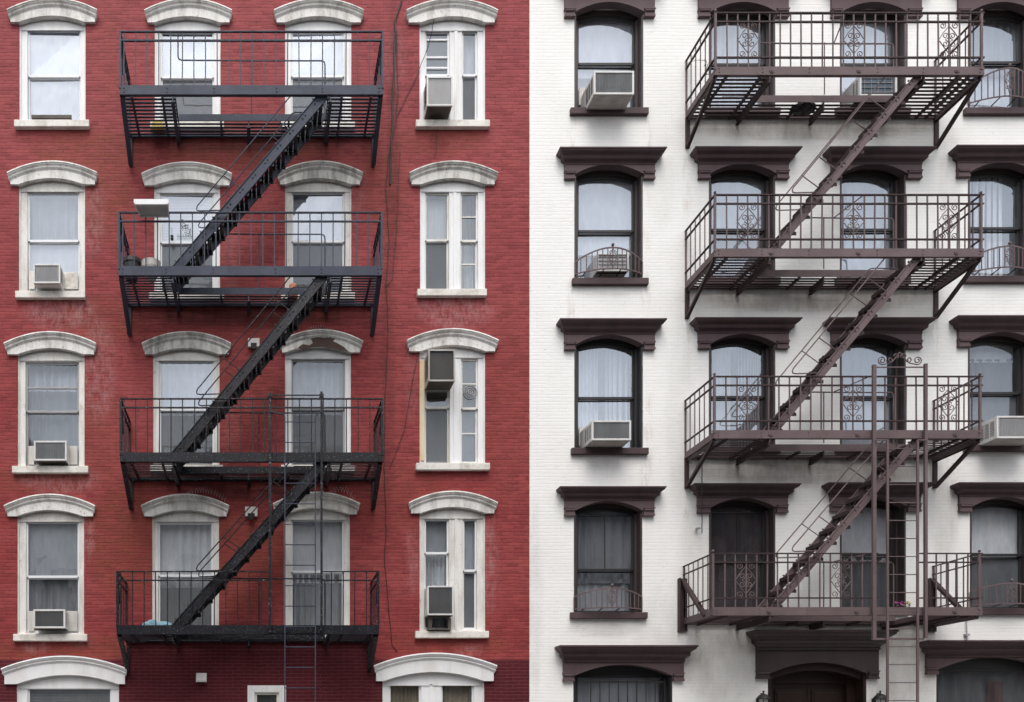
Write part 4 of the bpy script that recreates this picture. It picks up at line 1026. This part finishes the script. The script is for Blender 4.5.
tag(yb.build('storage_box', M['yellow'], origin=(X(158,.15),-.16,decks[0][1]+.02), bevel=.01), 'small yellow box on the top balcony grating of the red building', 'box')
# crumpled bag on the lowest left balcony
bm = bmesh.new(); bmesh.ops.create_icosphere(bm, subdivisions=4, radius=1)
for v in bm.verts:
    n_ = math.sin(v.co.x*7+v.co.z*5)*.06 + math.sin(v.co.y*11-v.co.x*6)*.05 + math.sin(v.co.z*17+v.co.x*13)*.03
    k = 1+n_; v.co = Vector((v.co.x*.26*k*(1.0), v.co.y*.13*k, max(v.co.z, -.6)*.10*k + (.03 if v.co.x < -.2 else 0)))
me = bpy.data.meshes.new('plastic_bag'); bm.to_mesh(me); bm.free(); me.materials.append(M['blue_bag'])
o = bpy.data.objects.new('plastic_bag', me); COL.objects.link(o); o.location = (X(158,.8), -.8, decks[3][2]-.01)
tag(o, 'crumpled light blue plastic bag on the lowest balcony of the red building', 'bag')
# wall boxes with lamp heads
def wallbox(x0, x1, y0, y1, label, hood=True):
    d = .06; a, b, zt, zb = X(x0,d), X(x1,d), Z(y0,d), Z(y1,d)
    r = empty('wall_lamp', ((a+b)/2, 0, zb), label, 'wall lamp')
    MB().box(a, b, -.06, -.001, zb+.05, zt).build('back_box', M['plastic_white'], r, bevel=.006)
    mb = MB(); zc = zb+.035; n = 10
    mb.tube([((a+b)/2, -.05, zc), ((a+b)/2, -.14, zc-.01)], (b-a)*.20, 14, r2=(b-a)*.24)
    mb.box(a+.05, b-.05, -.14, -.02, zc+.035, zc+.045)
    mb.build('lamp_head', M['rubber'], r)
wallbox(248, 259.5, 338, 349.5, 'square grey box with black lamp head left of the spalled window hood')
wallbox(245, 257.5, 506.5, 519, 'square grey box with black lamp head left of the black drop ladder')
a, b, zt, zb = X(196,.08), X(206.5,.08), Z(672.5,.08), Z(682,.08)
vb = MB(); vb.add([(a,-.001,zt),(b,-.001,zt),(b,-.05,zt-.01),(a,-.05,zt-.01),(a,-.11,zb+.03),(b,-.11,zb+.03),(b,-.11,zb),(a,-.11,zb),(b,-.001,zb),(a,-.001,zb)],
       [(0,1,2,3),(3,2,5,4),(4,5,6,7),(7,6,8,9),(0,3,4,7,9),(1,8,6,5,2)])
v_ = tag(vb.build('vent_hood', M['ac_case'], origin=((a+b)/2,0,zb), bevel=.004), 'small white vent hood low on the dark maroon brickwork', 'vent')
MB().box(a+.02, b-.02, -.1, -.02, zb-.012, zb-.002).build('flap', M['rubber'], v_)
# wall lanterns by the street door
def lantern(px, label):
    d = .12; x = X(px,d); z = Z(706,d); r = empty('wall_lantern', (x, 0, z-.1), label, 'wall lantern', 'lanterns beside the street door')
    MB().box(x-.05, x+.05, -.02, -.001, z-.08, z+.14).tube([(x,-.01,z+.10),(x,-.08,z+.22),(x,-.15,z+.215)], .012, 8).build('arm', M['rubber'], r, bevel=.003)
    MB().lathe((x,-.15,z+.12), [(.115,0),(.11,.015),(.085,.055),(.04,.085),(.012,.095),(.012,.12),(.022,.13),(.012,.145)], 18).build('lamp_cap', M['rubber'], r, smooth=False)
    g = MB(); g.lathe((x,-.15,z-.10), [(.05,0),(.085,.215)], 6); g.build('lamp_glass', M['lampglass'], r)
    c = MB()
    for k in range(6):
        a_ = k*math.pi/3; c.bar((x+.053*math.cos(a_),-.15+.053*math.sin(a_),z-.10), (x+.089*math.cos(a_),-.15+.089*math.sin(a_),z+.12), .01, .01)
    c.lathe((x,-.15,z-.125), [(.02,0),(.06,.012),(.06,.026)], 12); c.build('cage', M['rubber'], r)
lantern(762.5, 'black wall lantern to the left of the dark street door'); lantern(879, 'black wall lantern between the street door and the drop ladder')
# cables
def cable(label, pts, r=.008, mat='rubber', name='cable'):
    P = []
    pts = [(X(p), q_, Z(s)) for (p, s, q_) in [(p, s, -.015) for p, s in pts]]
    for (p, q) in zip(pts, pts[1:]):
        n = max(2, int((Vector(p)-Vector(q)).length/.12))
        for i in range(n):
            t = i/n; P.append((p[0]+(q[0]-p[0])*t + random.uniform(-.006,.006), -.016, p[2]+(q[2]-p[2])*t))
    P.append(pts[-1])
    return tag(MB().tube(P, r, 6).build(name, M[mat], origin=P[0]), label, 'cable')
cable('thick dark cable running down the red brick from the roof', [(402,-60),(401.5,2),(397,14),(395,22),(394,60),(392.5,110),(391,150),(390,185)], .014)
cable('pair of thin loose cables hanging down the middle of the red brick', [(396,30),(398,90),(396,120),(392,140),(388,160),(386,190),(389,240),(386,285),(388,330),(385,400),(384,465),(386,530),(384,560),(387,590),(390,625),(392,645),(398,652)], .006)
cable('thin cable slanting between the roof cable and the top air conditioner', [(396,118),(405,100),(415,80),(424,58),(430,40),(438,0),(439,-40)], .005)
cable('thin cable curving from the second paired window toward the third balcony', [(400,150),(398,190),(396,240),(392,280),(386,287)], .004)
cable('thin cable dropping past the third paired-sash window', [(419,345),(411,390),(404,430),(395,455),(389,468)], .004)
# black cable down over the top windows of the paired column
cable('thin wire hanging straight down beside the second paired window', [(437,118),(436,150),(434,158)], .004)
# dark bundle hung under the top right balcony
bm = bmesh.new(); bmesh.ops.create_icosphere(bm, subdivisions=4, radius=1)
for v in bm.verts:
    k = 1 + .12*math.sin(v.co.x*9+v.co.y*6) + .10*math.sin(v.co.z*13+v.co.x*17); v.co = Vector((v.co.x*.20*k, v.co.y*.11*k, v.co.z*.075*k))
me = bpy.data.meshes.new('cloth_bundle'); bm.to_mesh(me); bm.free(); me.materials.append(M['rubber'])
o = bpy.data.objects.new('cloth_bundle', me); COL.objects.link(o); o.location = (X(803,.25), -.25, decks2[0][1]+.0)
tag(o, 'black cloth bundle caught in the top balcony grating of the white building', 'bundle')
# chain hanging under the third right balcony
ch = MB(); x, z0_ = X(702,.2), Z(470,.2)
for k in range(26):
    zc_ = Z(467,.2) - k*.045; a_ = (k%2)*math.pi/2
    ch.tube([(x+.011*math.cos(t)*math.cos(a_)+ .002*math.sin(k), -.2+.011*math.cos(t)*math.sin(a_), zc_+.028*math.sin(t)) for t in [j*math.pi/4 for j in range(9)]], .004, 5)
tag(ch.build('chain', M['rubber'], origin=(x,-.2,Z(467,.2))), 'dark hanging chain left of the windows under the third mauve-brown balcony', 'chain')
# wall bracket stub
tag(MB().tube([(X(697),-.001,Z(528.5)),(X(696,.06),-.07,Z(528.5,.06)),(X(700,.06),-.075,Z(528,.06))], .02, 8).build('wall_hook', M['galv'], origin=(X(697),0,Z(528.5))), 'small metal hook in the white wall beside the lowest balcony', 'hook')
# flowers on the lowest right balcony
fp = empty('flower_box', (X(902,.85), -.85, decks2[3][1]), 'magenta and yellow flowers in a dark trough behind the drop ladder', 'flowers')
zd = decks2[3][1]+.02
MB().box(X(895,.85), X(909,.85), -.92, -.80, zd, zd+.12).build('trough', M['plastic_black'], fp, bevel=.006)
lf = MB(); pt_ = MB()
for k in range(120):
    x = X(random.uniform(896,909),.85); z = zd+.12+random.random()*.08; y = -.86+random.uniform(-.05,.05); mbx = lf if k % 2 else pt_
    u = Vector((random.uniform(-1,1),random.uniform(-1,1),random.uniform(-.3,1))).normalized()*.02; v = Vector((random.uniform(-1,1),random.uniform(-1,1),random.uniform(-1,1))).normalized()*.012
    c0_ = Vector((x,y,z+(.03 if k%2==0 else 0))); mbx.add([c0_-u, c0_+v, c0_+u, c0_-v], [(0,1,2,3)], 1 if (k%2==0 and x > X(903.5,.85)) else 0)
lf.build('leaves', [M['leaf'], M['leaf']], fp); pt_.build('blossom', [M['petal'], M['yellow']], fp)
# thin pipe at the lower right
tag(MB().tube([(X(965),-.03,Z(615)),(X(965.5),-.03,Z(634)),(X(966),-.03,Z(641))], .009, 8).box(X(963.5), X(968), -.045, -.001, Z(636), Z(634)).build('conduit', M['galv'], origin=(X(965),-.03,Z(641))), 'short thin conduit above the right street-level cornice', 'pipe')
# wind chime/ornament in the second-row window
cxo = X(172,.0)
tag(MB().tube([(cxo,-.01,Z(228)),(cxo,-.012,Z(236))], .004, 5).lathe((cxo,-.012,Z(241)), [(.01,0),(.03,.03),(.022,.06),(.03,.08),(.01,.10)], 10).build('ornament', M['rubber'], origin=(cxo,-.012,Z(241))), 'small dark ornament hanging in front of a window behind the second balcony', 'ornament')

st = MB(); X0, Z0 = X(184,-.07), Z(236,-.07)
for k in range(9):
    u = random.uniform(-.15,.12); v = random.uniform(.04,.30)
    st.tube([(X0+u, .066, Z0+v), (X0+u+random.uniform(-.05,.09), .066, Z0+v+random.uniform(-.06,.05)), (X0+u+random.uniform(-.02,.12), .066, Z0+v+random.uniform(-.05,.02))], .0055, 5)
for k in range(6): st.tube([(X0-.12+k*.045, .066, Z0-.02), (X0-.105+k*.045, .066, Z0+.03), (X0-.09+k*.045, .066, Z0-.02)], .005, 5)
st.build('sticker', M['fins'], R['B2'])
vn = MB(); yv = -.75
for k in range(9):
    p = Vector((X(random.uniform(705,709),.75), yv, Z(random.uniform(60,78),.75))); pts = [p.copy()]
    dx = random.uniform(-.06,.03)
    for q in range(5): p = p + Vector((dx+random.uniform(-.03,.03), random.uniform(-.03,.03), random.uniform(-.02,.06))); pts.append(p.copy())
    vn.tube(pts, .005, 5, r2=.002)
tag(vn.build('vine', M['bare_stone'], origin=(X(707,.75),yv,Z(70,.75))), 'dead vine twigs tangled in the left end of the top mauve-brown railing', 'vine')
# ------------------------------------------------------------------ ground and street
def sheet(name, x0, x1, y0, y1, z, mat):
    return tag(MB().add([(x0,y0,z),(x1,y0,z),(x1,y1,z),(x0,y1,z)], [(0,1,2,3)]).build(name, M[mat]), kind='structure')
sheet('ground', -400, 400, -400, 400, -.16, 'concrete')
sheet('road', -400, 400, -13.2, -3.9, -.14, 'asphalt')
tag(MB().box(-400, 400, -3.9, 0, -.155, 0).build('sidewalk', M['concrete']), kind='structure')
tag(MB().box(-400, 400, -18.0, -13.2, -.155, 0).build('sidewalk', M['concrete']), kind='structure')

# ------------------------------------------------------------------ the other side of the street (mirrored in the glass)
def opposite(x0, x1, h, mat, label):
    r = empty('row_house', ((x0+x1)/2, -18.1, 0), label, 'building')
    mb = MB(); mb.box(x0, x1, -28, -18.1, 0, h); mb.build('wall', M[mat], r)
    MB().box(x0, x1, -18.1, -17.6, h-.5, h+.1).build('roof_cornice', M['brown_dark'], r)
    wn = MB(); n = max(2, int((x1-x0)/2.1))
    for f in range(int(h//3.1)):
        for i in range(n):
            xc = x0+(x1-x0)*(i+.5)/n; z = 1.0+f*3.1
            wn.box(xc-.5, xc+.5, -18.1, -18.06, z, z+1.7)
    wn.build('window_row', M['rubber'], r)
OPP = True
if OPP:
    opposite(-22, -9.0, 13.4, 'bare_stone', 'brownstone row house across the street behind the viewer')
    opposite(-9.0, -1.5, 12.2, 'hood', 'pale row house across the street behind the viewer')
    opposite(-1.5, 6.5, 13.2, 'bare_stone', 'second brownstone row house directly behind the viewer')
    opposite(6.5, 14.5, 11.6, 'c_mid', 'grey row house across the street behind the viewer')
    opposite(14.5, 30, 13.6, 'bare_stone', 'broad brownstone block across the street behind the viewer')

# ------------------------------------------------------------------ light
w = bpy.data.worlds.new('World'); S.world = w; w.use_nodes = True; nt = w.node_tree
bg = nt.nodes['Background']; sky = nt.nodes.new('ShaderNodeTexSky'); sky.sky_type = 'NISHITA'; sky.sun_disc = False
SE, SR = math.radians(61), math.radians(188)
sky.sun_elevation = SE; sky.sun_rotation = SR; sky.dust_density = 4; sky.air_density = 1.2; sky.ozone_density = 1.0
hs = nt.nodes.new('ShaderNodeHueSaturation'); hs.inputs['Saturation'].default_value = .32; hs.inputs['Value'].default_value = 1.47
# soft overcast mottling
tc = nt.nodes.new('ShaderNodeTexCoord'); no = nt.nodes.new('ShaderNodeTexNoise'); no.inputs['Scale'].default_value = 2.2; no.inputs['Detail'].default_value = 5
mr = nt.nodes.new('ShaderNodeMapRange'); mr.inputs['From Min'].default_value = .3; mr.inputs['From Max'].default_value = .7; mr.inputs['To Min'].default_value = .72; mr.inputs['To Max'].default_value = 1.25
vm = nt.nodes.new('ShaderNodeVectorMath'); vm.operation = 'SCALE'
nt.links.new(tc.outputs['Generated'], no.inputs['Vector']); nt.links.new(no.outputs['Fac'], mr.inputs['Value'])
nt.links.new(sky.outputs[0], hs.inputs['Color']); nt.links.new(hs.outputs[0], vm.inputs[0]); nt.links.new(mr.outputs[0], vm.inputs['Scale']); nt.links.new(vm.outputs[0], bg.inputs['Color'])
bg.inputs['Strength'].default_value = .15
L = bpy.data.lights.new('sun', 'SUN'); L.energy = 1.45; L.angle = math.radians(34); L.color = (1, .97, .93)
lo = bpy.data.objects.new('sun', L); COL.objects.link(lo)
# light comes from the street side, high and slightly to the left
dirv = Vector((-.16*math.cos(SE), -math.cos(SE), math.sin(SE)))
lo.rotation_euler = dirv.to_track_quat('Z', 'Y').to_euler(); lo.location = dirv*40
# ------------------------------------------------------------------ camera (view camera with rise and side shift)
cd = bpy.data.cameras.new('camera'); cam = bpy.data.objects.new('camera', cd); COL.objects.link(cam)
cam.location = (0, -D, EYE); cam.rotation_euler = (math.radians(90), 0, 0)
cd.sensor_fit = 'HORIZONTAL'; cd.sensor_width = 36; cd.lens = PPM*D*36/1024
cd.shift_x = (512-CX)/1024; cd.shift_y = (CY-351)/1024; cd.clip_end = 1500
S.camera = cam
S.view_settings.view_transform = 'Standard'; S.view_settings.look = 'None'; S.view_settings.exposure = 0
